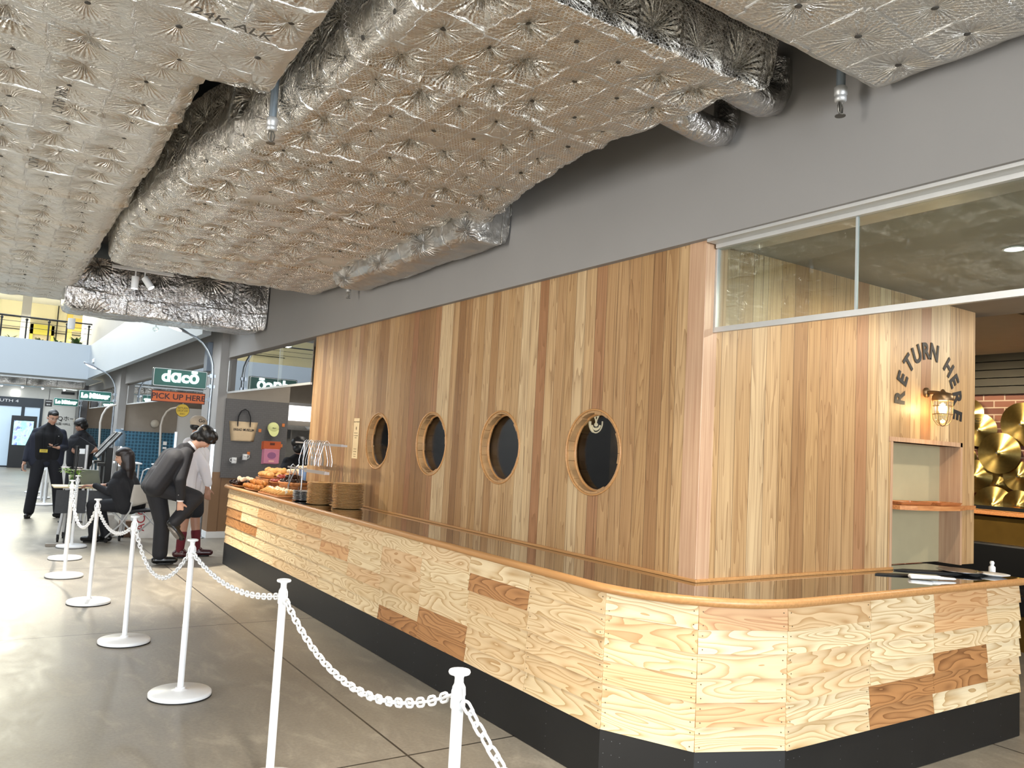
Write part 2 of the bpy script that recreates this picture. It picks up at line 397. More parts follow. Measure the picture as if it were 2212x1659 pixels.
def m_glass(name, tint=(0.9, 0.95, 0.93), rough=0.0, refl=0.12):
    """thin pane: transparent with a fresnel gloss"""
    t = NT(name); t.t.nodes.remove(t.b)
    out = t.t.nodes['Material Output']
    tr = t.n('ShaderNodeBsdfTransparent'); tr.inputs[0].default_value = tuple(tint)+(1,)
    gl = t.n('ShaderNodeBsdfGlossy'); gl.inputs['Roughness'].default_value = rough; gl.inputs[0].default_value = (1, 1, 1, 1)
    fr = t.n('ShaderNodeFresnel'); fr.inputs[0].default_value = 1.5
    k = t.math('MULTIPLY_ADD', fr.outputs[0], 0.45 if refl < 0.1 else 1.3, refl-0.04, clamp=True)
    mx = t.n('ShaderNodeMixShader'); t.l(k, mx.inputs[0]); t.l(tr.outputs[0], mx.inputs[1]); t.l(gl.outputs[0], mx.inputs[2])
    t.l(mx.outputs[0], out.inputs[0]); return t.m
def m_brick():
    t = NT('old_brick'); s = t.sep(t.coord())
    b = t.n('ShaderNodeTexBrick'); t.l(t.comb(s[1], s[2], 0), b.inputs['Vector'])
    b.inputs['Color1'].default_value = hexc('7A4E3C'); b.inputs['Color2'].default_value = hexc('5C382C'); b.inputs['Mortar'].default_value = hexc('A08C78')
    b.inputs['Scale'].default_value = 1; b.inputs['Brick Width'].default_value = 0.2; b.inputs['Row Height'].default_value = 0.07; b.inputs['Mortar Size'].default_value = 0.006
    t.l(b.outputs[0], t.b.inputs['Base Color']); t.b.inputs['Roughness'].default_value = 0.85; return t.m
def m_hextile():
    t = NT('blue_hexagon_tile'); s = t.sep(t.coord())
    v = t.n('ShaderNodeTexVoronoi', feature='F1'); t.l(t.comb(t.math('MULTIPLY', s[0], 22.0), t.math('MULTIPLY', s[2], 22.0), 0.0), v.inputs['Vector']); v.inputs['Scale'].default_value = 0.55; v.inputs['Randomness'].default_value = 0.12
    t.l(t.ramp(v.outputs['Distance'], [(0.34, hexc('1D4459')), (0.42, hexc('3C6C86'))]), t.b.inputs['Base Color']); t.b.inputs['Roughness'].default_value = 0.3
    return t.m
MF = m_floor(); M_SID = m_siding(); M_BA = m_boards('cedar_boards_long', 1, 0.096); M_BB = m_boards('cedar_boards_side', 0, 0.115)
M_EDGE = m_trimwood('oiled_edge_wood', 'A97C4C', 'BC8C58'); M_EDGEX = m_trimwood('oiled_edge_wood_x', '9A6A3A', 'C08A52', 0)
M_POST = m_trimwood('pink_cedar_post', 'A98468', 'C0A082', 2)
M_FOIL = m_foil('netted_foil'); M_FOIL2 = m_foil('netted_foil_pale', tint='E8E5DE', metal=0.93, rough=0.30)
M_FOILS = m_foil('bare_foil', netting=False, metal=0.98, tint='CCCDD0', rough=0.16)
M_GREYW = simple('grey_wall_paint', '8C8A88', 0.75, var=0.03, vscale=1.5)
M_SLAB = simple('dark_slab_paint', '3A3937', 0.9, var=0.1)
M_CONC = simple('board_marked_concrete', '8F8A80', 0.7, var=0.16, vscale=1.6, bump=0.1, bscale=14)
M_BEIGE = simple('beige_paint', 'B7A282', 0.8, var=0.03)
M_WHITE = simple('white_paint', 'DADCDD', 0.7, var=0.02, vscale=1)
M_BROWN = simple('brown_panel', '7E6146', 0.6, var=0.08, vscale=2)
M_TAUPE = simple('taupe_wall', '8A8278', 0.7, var=0.04)
M_BLACK = simple('black_paint', '141414', 0.45, var=0.2, bump=0.05)
M_KICK = simple('black_kick_board', '0D0E0F', 0.5, var=0.25, vscale=3, bump=0.05, bscale=20)
M_DARK = simple('dark_void', '0B0B0C', 0.9)
M_STEEL = simple('brushed_steel', 'B9BABC', 0.28, 1.0, var=0.05, bump=0.03, bscale=200)
M_GALV = simple('galvanised_pole', '9EA6AE', 0.35, 0.8, var=0.1, vscale=20)
M_ALU = simple('aluminium_trim', 'C3C4C3', 0.45, 0.55, var=0.03)
M_TOP = simple('smoked_glass_top', '0A0908', 0.03, 0.0, spec=0.9, coat=1.0)
M_GLASS = m_glass('clear_pane', refl=0.05); M_GLASSR = m_glass('reflective_pane', (0.82, 0.87, 0.86), refl=0.22)
M_PORT = m_glass('tinted_pane', (0.5, 0.49, 0.48), refl=0.06)
M_PLAS = simple('white_plastic', 'E9ECEE', 0.35, var=0.02)
M_RUB = simple('black_rubber', '151515', 0.7, var=0.2)
M_LAMPW = simple('lit_lamp_glass', 'FFFFFF', 0.3, emit=(1, 0.98, 0.94, 1), es=9)
M_WARM = simple('glowing_filament', 'FFE0A0', 0.3, emit=(1, 0.72, 0.35, 1), es=40)
M_SIGNW = simple('lit_sign_letters', 'FFFFFF', 0.3, emit=(0.93, 1, 0.98, 1), es=5)
M_GREEN = simple('green_sign_face', '0E5B50', 0.4, var=0.04)
M_ORANGE = simple('orange_sign_face', 'D2682F', 0.5, var=0.04)
M_YELL = simple('yellow_sign_face', 'C9A92A', 0.5, var=0.04)
M_INK = simple('black_ink', '0D0D12', 0.6)
M_TOGO = simple('walnut_blocks', 'B08A5E', 0.45, var=0.25, vscale=9)
# ------------------------------------------------------------------ setting
struct('floor', MB().quad((-12, -8, 0), (14, -8, 0), (14, 46, 0), (-12, 46, 0)), MF, recalc=False)
struct('ceiling', MB().box(-9, 3.3, -6, 11.6, 3.62, 3.75), M_SLAB)
struct('wall_left', MB().box(-8.2, -8, -8, 34, 0, 6), M_GREYW)
# grey beam over the shop front, its underside channel
struct('trim_1', MB().box(2.93, 3.25, -6, 12.0, 2.60, 3.62), M_GREYW)
mb = MB().box(2.95, 3.22, -6, 2.77, 2.585, 2.6).box(3.015, 3.065, -6, 2.77, 2.565, 2.587)
struct('trim_2', mb, M_ALU)
# the long plank wall and the short plank wall, with real openings
def cut(o, cutters):
    for c in cutters:
        md = o.modifiers.new('b', 'BOOLEAN'); md.operation = 'DIFFERENCE'; md.object = c; md.solver = 'EXACT'
    dg = bpy.context.evaluated_depsgraph_get(); dg.update()
    me = bpy.data.meshes.new_from_object(o.evaluated_get(dg)); o.modifiers.clear(); o.data = me
    for c in cutters: bpy.data.objects.remove(c)
PY = (3.62, 4.62, 5.62, 6.64); PR = 0.245; PZ = 1.507
wa = struct('wall_right', MB().box(2.97, 3.12, 2.84, 8.42, 0.903, 2.602), M_BA)
cs = []
for y in PY:
    cs.append(ob('c', MB().cyl((2.9, y, PZ), (3.3, y, PZ), PR, n=64), M_BA))
cut(wa, cs)
wb = struct('wall_front', MB().box(3.06, 5.61, 2.79, 2.90, 0.903, 2.602), M_BB)
cut(wb, [ob('c', MB().box(4.64, 5.43, 2.7, 3.0, 0.7, 1.672), M_BB)])
struct('trim_3', MB().box(2.965, 3.06, 2.785, 2.90, 0.905, 2.602, bev=0.002), M_POST)
mb = MB().box(2.955, 2.975, 2.77, 8.42, 0.9, 0.915, bev=0.003).box(2.96, 4.64, 2.772, 2.792, 0.9, 0.915, bev=0.003)
struct('trim_4', mb, M_EDGE)
# portholes: ring of blocks, dark pane
for i, y in enumerate(PY):
    N = 24; rings = []
    w = tag(ob('porthole_window', MB().cyl((3.034, y, PZ), (3.040, y, PZ), PR-0.018, n=64), M_PORT),
            ['round porthole window nearest the wall corner, round emblem in its pane', 'second round porthole window from the wall corner', 'third round porthole window from the wall corner, beside the one next to the notice', 'round porthole window next to the paper notice, farthest from the corner'][i], 'window')
    w['kind'] = 'structure'; w.name = 'window_%d' % (i+1)
    mb = MB(); rnd = random.Random(i+3)
    for k in range(N):
        a0 = 2*PI*k/N; a1 = 2*PI*(k+1)/N; d = rnd.choice((0.0, 0.0, 0.004, 0.009))
        ri = PR-0.016+(-d); ro = PR+0.004
        vs = []
        for a in (a0+0.004, (a0+a1)/2, a1-0.004):
            for r in (ri, ro):
                for x in (2.972, 3.034): vs.append((x, y+r*math.cos(a), PZ+r*math.sin(a)))
        fs = []
        for s_ in (0, 1):
            b = s_*4; fs += [(b, b+1, b+5, b+4), (b+2, b+6, b+7, b+3), (b, b+4, b+6, b+2), (b+1, b+3, b+7, b+5)]
        fs += [(0, 2, 3, 1), (8, 9, 11, 10)]
        mb.add(vs, fs)
    ob('window_lining', mb, M_TOGO, w)
    mb = MB(); mb.tube([(2.968, y+(PR+0.002)*math.cos(2*PI*k/64), PZ+(PR+0.002)*math.sin(2*PI*k/64)) for k in range(64)], 0.006, 6, closed=True)
    mb.tube([(3.022, y+(PR-0.02)*math.cos(2*PI*k/64), PZ+(PR-0.02)*math.sin(2*PI*k/64)) for k in range(64)], 0.009, 6, closed=True)
    ob('window_rim', mb, M_EDGE, w)
# room behind the portholes
struct('wall_back', MB().box(3.12, 5.5, 8.3, 8.42, 0.905, 2.6).box(4.6, 4.75, 3.6, 8.3, 0, 2.6), M_BLACK)
# niche back and reveals
mb = MB().box(4.60, 5.62, 2.925, 2.945, 0.905, 2.6); struct('wall_niche', mb, simple('niche_back_paint', 'A39878', 0.7, var=0.03))
mb = MB().box(5.43, 5.60, 2.90, 2.925, 0.905, 2.6).box(4.60, 5.45, 2.786, 2.925, 1.672, 1.70).box(4.62, 4.645, 2.788, 2.925, 0.905, 1.7).box(5.425, 5.45, 2.786, 3.0, 0.9, 1.7)
struct('trim_5', mb, M_POST)
# restaurant on the right
struct('ceiling_restaurant', MB().box(3.05, 5.8, -6, 4.6, 2.603, 2.72), M_CONC)
struct('ceiling_dining', MB().box(5.8, 12, -6, 8, 2.70, 2.8).box(5.66, 5.8, -6, 2.79, 2.604, 2.7), M_BEIGE)
struct('wall_brick', MB().box(8.42, 8.6, -2, 7.5, 1.15, 2.30), m_brick())
mb = MB()
for k in range(5): mb.box(8.34, 8.42, -2, 7.5, 2.30+k*0.082, 2.30+k*0.082+0.072)
struct('trim_6', mb, simple('olive_slats', '2C2618', 0.6, var=0.1))
struct('wall_dining', MB().box(8.6, 8.7, -2, 7.5, 0, 2.9).box(5.0, 8.6, 6.0, 6.1, 0, 2.9), M_BEIGE)
# portal frame around the bakery opening: pilaster, second pier, far wall
mb = MB()
for y in (12.0, 22.0): mb.box(2.83, 2.96 if y < 13 else 3.0, y, y+0.95, 0.0 if y > 12.5 else 0.94, 3.1)
struct('wall_piers', mb, M_GREYW)
struct('wall_pier_base', MB().box(2.828, 2.962, 11.998, 12.95, 0.09, 0.94), M_BROWN)
struct('baseboard_piers', MB().box(2.82, 3.9, 11.985, 12.96, 0, 0.09), M_WHITE)
for k, (y0, y1) in enumerate(((12.95, 22.0), (22.95, 31.5))):
    struct('wall_upper_%s' % 'ab'[k], MB().box(2.93, 3.2, y0, y1, 2.60, 3.1), M_GREYW)
# side walls of each shop bay
struct('wall_bay_a', MB().box(2.95, 3.89, 12.02, 12.16, 0.86, 3.1).box(3.89, 6.5, 13.6, 13.7, 0, 3.1), M_TAUPE)
struct('wall_bay_base', MB().box(2.95, 3.89, 12.015, 12.16, 0.09, 0.86), M_BROWN)
struct('wall_bay_b', MB().box(3.0, 4.25, 22.10, 22.2, 1.43, 3.1).box(4.25, 6.5, 22.3, 22.4, 0, 3.1), M_TAUPE)
struct('wall_tile_b', MB().box(3.0, 4.22, 22.0, 22.1, 0.0, 1.43), m_hextile())
struct('wall_door_b', MB().box(4.22, 5.3, 22.15, 22.28, 0, 2.1), M_WHITE)
struct('wall_bay_c', MB().box(2.9, 6.5, 31.3, 31.6, 1.43, 3.1), M_TAUPE)
struct('wall_tile_c', MB().box(2.9, 6.5, 31.2, 31.3, 0, 1.43), m_hextile())
struct('wall_bays_back', MB().box(6.5, 6.6, 8.4, 31.6, 0, 3.1), M_TAUPE)
struct('ceiling_bays', MB().box(2.95, 6.6, 8.42, 31.6, 3.1, 3.15), M_GREYW)
struct('wall_pier_dark', MB().box(2.70, 2.95, 30.2, 31.3, 0, 2.85), simple('charcoal_marble', '4B4A4C', 0.3, var=0.3, vscale=3))
# pale edges of tile walls and first pier, with emission in their material
struct('trim_7', MB().box(2.94, 2.99, 21.96, 22.02, 0.55, 1.47).box(4.2, 4.25, 21.96, 22.02, 0.55, 1.47).box(2.79, 2.83, 11.96, 12.0, 0.6, 1.55), simple('pale_edge_emission', 'E8F4FF', 0.4, emit=(0.8, 0.92, 1, 1), es=0.9))
# upper floor parapet (L shape) and its soffit
struct('wall_parapet', MB().box(-9, 2.62, 26.3, 26.5, 2.85, 3.86).box(2.5, 2.62, 11.8, 26.3, 2.88, 3.86), simple('pale_parapet_paint', 'A3ABB1', 0.6, var=0.015, vscale=0.6))
struct('floor_upper', MB().box(-9, 2.6, 26.5, 42, 2.85, 3.0).box(2.62, 7, 11.8, 42, 3.16, 3.3), M_GREYW)
struct('wall_upper_back', MB().box(-9, 7, 38, 38.2, 3.0, 7.5), simple('cream_upper_wall', 'F2E9C4', 0.7, var=0.05, vscale=0.8))
struct('ceiling_upper', MB().box(-9, 7, 27.5, 38.2, 6.4, 6.5), M_WHITE)
struct('wall_upper_side', MB().box(2.62, 2.9, 11.8, 26.3, 3.86, 7.5).box(2.62, 2.9, 26.3, 31, 3.86, 7.5), M_GREYW)
# entrance wall at the far end
struct('wall_entrance', MB().box(1.74, 2.9, 31.5, 31.7, 1.04, 3.6).box(-6, 1.74, 31.5, 31.7, 2.33, 3.6), simple('entrance_paint', 'D8D8D2', 0.6, var=0.02))
struct('baseboard_entrance', MB().box(1.74, 2.9, 31.46, 31.7, 0.0, 1.04), simple('grey_dado', '9C9B97', 0.5, var=0.05))
mb = MB().box(-6, 1.74, 31.42, 31.5, 2.02, 2.33).box(1.12, 1.22, 31.44, 31.5, 0, 2.02).box(1.66, 1.74, 31.44, 31.5, 0, 2.02).box(-6, 1.74, 31.44, 31.5, 0, 0.05).box(-0.6, -0.5, 31.44, 31.5, 0, 2.02).box(-2.3, -2.2, 31.44, 31.5, 0, 2.02)
d1 = struct('door_1', mb, simple('navy_door_frame', '1B2A36', 0.4, var=0.05))
ob('door_glass', MB().box(-2.2, 1.66, 31.47, 31.48, 0.05, 2.02), simple('daylit_frosted_glass', '9DB4C6', 0.25, emit=(0.50, 0.66, 0.80, 1), es=0.45), d1)
text_ob('door_lettering', 'SOUTH 4', 0.13, faceY(0.62, 31.415, 2.2), M_PLAS, d1, sx=1.5)
struct('ceiling_entrance', MB().box(-8, 2.9, 26.5, 31.7, 2.84, 2.86), simple('entrance_ceiling_paint', 'A9B0B5', 0.7, var=0.05))
# ------------------------------------------------------------------ insulated ducts
M_PIN = simple('dark_pin_washers', '4C4A46', 0.6, 0.3)
def duct(name, xl, xr, y0, y1, zb, zt, mat_, label, step=0.017, pin=0.27, amp=1.0, ends=(1, 1), seed=0, seams=(), quilt=1.0, group=None, vary=None):
    rng = np.random.RandomState(seed); R = 0.055
    nv = int((y1-y0)/step)+1; V = np.linspace(y0, y1, nv)
    XL = np.interp(V, *zip(*xl)); XR = np.interp(V, *zip(*xr)); H = zt-zb
    w = float(np.mean(XR-XL)); per = H*2+w; nu = int(per/step)+1; S = np.linspace(0, per, nu)
    def prof(S, XL, XR):   # columns over s, rows over y
        W_ = (XR-XL)[:, None]; s = S[None, :]*np.ones_like(W_)
        a = np.clip(s/H, 0, 1); b = np.clip((s-H)/w, 0, 1); c = np.clip((s-H-w)/H, 0, 1)
        X = XL[:, None]+b*W_; Z = zt-a*H+c*H
        return X, Z
    X, Z = prof(S, XL, XR); Y = np.repeat(V[:, None], nu, 1)
    # rounded lower corners
    k = np.exp(-((S-H)/R)**2)+np.exp(-((S-H-w)/R)**2)
    Z = Z+k[None, :]*R*0.45
    X = X+(np.exp(-((S-H)/R)**2)-np.exp(-((S-H-w)/R)**2))[None, :]*R*0.45
    Vv = Y.copy()
    rows = [(X, Y, Z, Vv)]
    ne = max(2, int(H/step))
    def cap(i, sgn):
        L = []
        for j in range(1, ne+1):
            lvl = zb+H*j/ne
            L.append((X[i], Y[i]+sgn*0.012*math.sin(PI*j/ne), np.maximum(Z[i], lvl), Vv[i]+sgn*H*j/ne))
        if sgn < 0: L = L[::-1]
        return [np.array(q) for q in zip(*L)]
    if ends[0]: rows.insert(0, cap(0, -1))
    if ends[1]: rows.append(cap(-1, 1))
    X, Y, Z, Vv = [np.concatenate([np.atleast_2d(r[i]) for r in rows], 0) for i in range(4)]
    P = np.stack([X, Y, Z], -1); n0, n1 = X.shape; U = np.repeat(S[None, :], n0, 0)
    du = np.gradient(P, axis=1); dv = np.gradient(P, axis=0); N = np.cross(dv, du)
    ln = np.linalg.norm(N, axis=-1, keepdims=True); N = N/np.maximum(ln, 1e-9)
    ctr = np.array([np.mean(X), 0, (zb+zt)/2]); 
    mid = N[n0//2, n1//2]
    if mid[2] > 0: N = -N
    # nearest pin
    def hsh(i, j, k): return np.modf(np.abs(np.sin(i*127.1+j*311.7+k*74.7+seed*13.3)*43758.5453))[0]
    ci = np.floor(U/pin); cj = np.floor(Vv/pin); best = np.full(U.shape, 9.0); ang = np.zeros_like(U); pid = np.zeros_like(U)
    for a in (-1, 0, 1):
        for b in (-1, 0, 1):
            i = ci+a; j = cj+b
            px = (i+0.5+0.2*(hsh(i, j, 1)-0.5))*pin; py = (j+0.5+0.2*(hsh(i, j, 2)-0.5))*pin
            r = np.hypot(U-px, Vv-py); m = r < best
            best = np.where(m, r, best); ang = np.where(m, np.arctan2(Vv-py, U-px), ang); pid = np.where(m, hsh(i, j, 3), pid)
    stren = 0.35+1.1*pid
    d = -0.032*quilt*stren*np.exp(-(best/0.07)**1.1)
    fold = 2*np.abs(np.modf((ang/(2*PI)+0.5)*(6+np.floor(pid*4))+pid+0.10*np.sin(ang*3+pid*9))[0]-0.5)
    d += 0.019*quilt*stren*(fold-0.5)*np.exp(-best/0.09)*np.clip(best/0.035, 0, 1)
    d += 0.0075*amp*(np.sin(U*5.1+Vv*2.3+seed)*np.sin(Vv*4.3-U*1.7+seed*2)+0.6*np.sin(U*11+Vv*9+seed)*np.sin(Vv*13-U*6))
    d += 0.0018*amp*np.sin(U*37+6*np.sin(Vv*9))*np.sin(Vv*41+5*np.sin(U*8))
    for sy in seams:
        q = Vv-sy-0.03*np.sin(U*2+sy); d += np.where(q > 0, 0.016*np.exp(-q/0.05), -0.004*np.exp(q/0.02))
    if vary is not None: d += vary(U, Vv, X, Y)
    P = P+N*d[..., None]; PV_ = np.stack([np.cos(ang)*best, np.sin(ang)*best, pid], -1)
    vs = P.reshape(-1, 3); idx = np.arange(n0*n1).reshape(n0, n1)
    F = np.stack([idx[:-1, :-1], idx[:-1, 1:], idx[1:, 1:], idx[1:, :-1]], -1).reshape(-1, 4)
    me = bpy.data.meshes.new(name); me.vertices.add(len(vs)); me.vertices.foreach_set('co', vs.ravel())
    me.loops.add(F.size); me.loops.foreach_set('vertex_index', F.ravel().astype(np.int32))
    me.polygons.add(len(F)); me.polygons.foreach_set('loop_start', np.arange(0, F.size, 4, dtype=np.int32)); me.polygons.foreach_set('loop_total', np.full(len(F), 4, dtype=np.int32))
    me.update(calc_edges=True)
    uvl = me.uv_layers.new(name='UVMap'); uvs = np.stack([U, Vv], -1).reshape(-1, 2)[F.ravel()]
    uvl.data.foreach_set('uv', uvs.ravel().astype(np.float32))
    at = me.attributes.new('pinvec', 'FLOAT_VECTOR', 'POINT'); at.data.foreach_set('vector', PV_.reshape(-1).astype(np.float32))
    me.polygons.foreach_set('use_smooth', np.ones(len(F), dtype=bool)); me.materials.append(mat_)
    root = thing('insulated_duct', label, 'duct', ((XL.mean()+XR.mean())/2, y0, zb), group=group)
    rl = root.location.copy()
    me.transform(Matrix.Translation(-rl)); sh = bpy.data.objects.new('foil_wrap', me); C.objects.link(sh); sh.parent = root
    # pins on the underside and sides
    if pin < 0.5:
        cyl = MB().lathe([(0.013, 0), (0.013, 0.002), (0.009, 0.004)], 10).mesh('fastening_pin'); cyl.materials.append(M_PIN)
        L = []
        imax = int(per/pin)+1
        for i in range(0, imax+1):
            for j in range(int(y0/pin)-1, int(y1/pin)+2):
                px = (i+0.5+0.2*(float(hsh(i, j, 1))-0.5))*pin; py = (j+0.5+0.2*(float(hsh(i, j, 2))-0.5))*pin
                if not (0.05 < px < per-0.05 and y0+0.05 < py < y1-0.05): continue
                kk = np.argmin(np.abs(S-px)); rr = np.argmin(np.abs(Vv[:, 0]-py))
                p = P[rr, kk]; nn = N[rr, kk]
                L.append((math.dist((0, 0, 1.5), p), p, nn))
        L.sort(key=lambda q: q[0]); rest = MB()
        for q, (dd, p, nn) in enumerate(L):
            if p[0] < -0.9 or p[1] < 0.3: continue
            M = Matrix.Translation(Vector(p)-rl) @ Vector(nn).to_track_quat('Z', 'Y').to_matrix().to_4x4()
            if q < 100:
                o = bpy.data.objects.new('fastening_pin', cyl); C.objects.link(o); o.parent = root; o.matrix_local = M
            else: rest.lathe([(0.013, 0), (0.013, 0.002), (0.009, 0.004)], 8, M)
        if rest.v:
            o = ob('fastening_pins', rest, M_PIN, root); o['kind'] = 'stuff'
    return root, P, S, Vv
dC, PC, SCc, VC = duct('duct_centre', [(2.1, 1.08), (3.7, 1.06), (4.2, 0.98), (4.9, 0.86), (6.8, 0.76), (8.15, 0.84)],
     [(2.1, 2.60), (3.0, 2.48), (3.7, 2.57), (4.6, 2.82), (6.2, 2.90), (8.15, 2.90)], 2.1, 8.15, 3.0, 3.42, M_FOIL,
     'wide central duct wrapped in crumpled netted foil, running along the plank wall', seed=1, seams=(2.95, 4.25, 5.2, 6.1, 7.0), quilt=1.45, step=0.0125)
duct('duct_left_near', [(-4, -1.6), (3.52, -1.6)], [(-4, 0.92), (2.6, 0.92), (3.52, 0.97)], -2.0, 3.52, 2.99, 3.45, M_FOIL2,
     'nearest left duct in pale netted foil, its end edge crossing the top left corner', seed=2, quilt=1.1, pin=0.3, seams=(1.1, 2.2), step=0.015, ends=(0, 1))
duct('duct_left_far', [(3.4, -1.6), (11.5, -1.6)], [(3.4, 0.74), (7.5, 0.76), (11.5, 0.80)], 3.4, 11.5, 3.05, 3.5, M_FOIL2,
     'long pale foil duct on the left running away toward the upper floor', seed=3, seams=(4.4, 5.3, 6.2, 7.1, 8.0, 8.9, 9.8, 10.7), step=0.018, ends=(0, 1))
duct('duct_right', [(-2, 1.25), (1.8, 1.25)], [(-2, 2.915), (1.8, 2.915)], -2.0, 1.80, 3.0, 3.45, M_FOIL2,
     'netted foil duct in the top right corner, close against the grey beam', seed=4, quilt=0.6, amp=0.8, pin=0.3, seams=(0.9,), step=0.018, ends=(0, 1))
duct('duct_cross', [(10.15, 0.66), (10.75, 0.66)], [(10.15, 2.91), (10.75, 2.91)], 10.15, 10.75, 2.80, 3.42, M_FOILS,
     'shiny bare foil duct crossing behind the spotlights', seed=5, seams=(), pin=0.62, quilt=1.6, amp=0.7, step=0.016)
duct('duct_stub', [(4.57, 2.55), (6.9, 2.55)], [(4.57, 2.925), (6.9, 2.925)], 4.57, 6.9, 2.88, 3.3, m_foil('bare_foil_soft', netting=False, crump=0.2, metal=0.85, tint='B5B2AE', rough=0.3),
     'small bare foil box duct tucked between central duct and grey beam', seed=6, seams=(), pin=0.7, quilt=0.8, amp=1.2, step=0.02)
# printing on the foil
M_PRINT = simple('grey_foil_print', '55524D', 0.6)
def under(x, y, z, rz): return Matrix.Translation((x, y, z)) @ Euler((PI, 0, rz)).to_matrix().to_4x4()
fl = [o for o in C.objects if o.name == 'foil_wrap' or o.name.startswith('foil_wrap.')]
rootL = [o for o in C.objects if o.get('label', '').startswith('nearest left duct')][0]; rootF = [o for o in C.objects if o.get('label', '').startswith('long pale foil')][0]
for (x, y, rz, r, z, bd) in ((0.25, 2.72, 0.1, rootL, 2.94, '24K ALK 7'), (0.62, 2.85, 0.1, rootL, 2.94, '24K ALK'), (0.17, 4.2, PI/2, rootF, 2.995, '24K ALK 7'), (0.12, 5.3, PI/2, rootF, 2.995, 'ALK 7')):
    M = Matrix.Translation(-r.location) @ under(x, y, z, rz)
    text_ob('foil_print', bd, 0.07, M, M_PRINT, r, 0.0005, sx=1.1)
# round foil pipes by the beam, sprinkler drops, ring hook
for k, (y, z, r, lb) in enumerate(((2.62, 3.07, 0.07, 'foil wrapped pipe end poking out under the central duct, lower of two'), (2.33, 3.13, 0.075, 'foil wrapped pipe end by the duct corner, upper of two'))):
    tag(ob('wrapped_pipe', MB().tube([(2.45, y, z+0.03), (2.7, y, z), (2.80, y, z-0.005), (2.86, y, z+0.01), (2.90, y, z+0.07), (2.90, y, z+0.2)], [r, r, r, r*0.98, r*0.95, r*0.9], 16), M_FOILS), lb, 'pipe')
tag(ob('conduit_pipe', MB().cyl((1.6, 1.95, 3.33), (2.93, 1.95, 3.33), 0.045, n=16), simple('dark_pipe', '3C3A38', 0.35, 0.6)), 'dark pipe in the gap between the two foil ducts', 'pipe')
M_BRASS = simple('dull_sprinkler_metal', '6E6A62', 0.35, 0.85)
def sprinkler(x, y, zb, L, lb):
    t = thing('fire_sprinkler', lb, 'sprinkler', (x, y, zb), group='sprinkler drops below the ducts')
    ob('drop_pipe', MB().cyl((0, 0, 0.11), (0, 0, 3.62-zb), 0.018, n=12), simple('blue_grey_pipe', '7F8A92', 0.4, 0.5) if 'drop_pm' not in globals() else drop_pm, t)
    ob('coupling', MB().lathe([(0.018, 0.06), (0.024, 0.065), (0.024, 0.08), (0.02, 0.085), (0.026, 0.09), (0.026, 0.12), (0.02, 0.125)], 16), M_ALU, t)
    mb = MB().tube([(0.008, 0, 0.062), (0.016, 0, 0.04), (0.013, 0, 0.018), (0.0, 0, 0.006)], 0.003, 6).tube([(-0.008, 0, 0.062), (-0.016, 0, 0.04), (-0.013, 0, 0.018), (0.0, 0, 0.006)], 0.003, 6)
    mb.cyl((0, 0, 0.01), (0, 0, 0.06), 0.005, n=8)
    ob('frame_arms', mb, M_BRASS, t)
    ob('deflector_plate', MB().lathe([(0.021, 0), (0.021, 0.003)], 16), M_BRASS, t)
    return t
sprinkler(1.02, 3.72, 2.87, 0.6, 'sprinkler head hanging in the gap left of the central duct')
sprinkler(2.80, 1.93, 2.92, 0.6, 'sprinkler head hanging in front of the grey beam at the right')
sprinkler(2.80, 7.15, 2.84, 0.5, 'small sprinkler ring hanging below the far end of the central duct')
# ------------------------------------------------------------------ service counter
root = thing('service_counter', 'long L-shaped wooden service counter with lapped plank front and dark glass top', 'counter', (2.6, 2.6, 0))
RL = Matrix.Translation(-root.location)
PATH = [(2.478, 9.62), (2.478, 2.872), (2.667, 2.477), (3.057, 2.315), (5.18, 2.315)]
NR = 6; Z0, Z1 = 0.25, 0.866
planks = []   # segment, u0, u1, column id
segs = []
for i in range(4):
    a = Vector(PATH[i]); b = Vector(PATH[i+1]); segs.append((a, b, (b-a).length))
cols = []
L0 = segs[0][2]; ys = [2.872]+[2.872+0.612*k for k in range(1, 12)]
for k in range(11):
    y0 = ys[k]; y1 = min(ys[k+1], 9.62)
    if y0 < 9.6: cols.append((0, 9.62-y1, 9.62-y0, ('L', k)))
cols.append((1, 0, segs[1][2], ('C', 0))); cols.append((2, 0, segs[2][2], ('C', 1)))
xs = [3.057, 3.68, 4.25, 4.80, 5.18]
for k in range(4): cols.append((3, xs[k]-3.057, xs[k+1]-3.057, ('R', k)))
DARK = {('L', 1, 1): .95, ('L', 3, 5): 1, ('L', 2, 4): .9, ('L', 2, 5): .95, ('L', 5, 2): .5, ('L', 6, 1): .45, ('L', 10, 2): .9, ('L', 10, 3): .95, ('L', 9, 3): 1, ('L', 8, 1): .4, ('L', 3, 1): .3,
        ('C', 1, 0): .55, ('C', 1, 4): .4, ('R', 1, 4): 1, ('R', 1, 5): .95, ('R', 2, 3): 1, ('R', 2, 4): 1, ('R', 2, 0): .5, ('R', 2, 1): .45, ('L', 4, 3): .3, ('C', 0, 3): .2}
vs = []; fs = []; uvs = []; tones = []; seeds = []; ucum = [0, segs[0][2], segs[0][2]+segs[1][2], segs[0][2]+segs[1][2]+segs[2][2]]
rnd = random.Random(11); screws = MB()
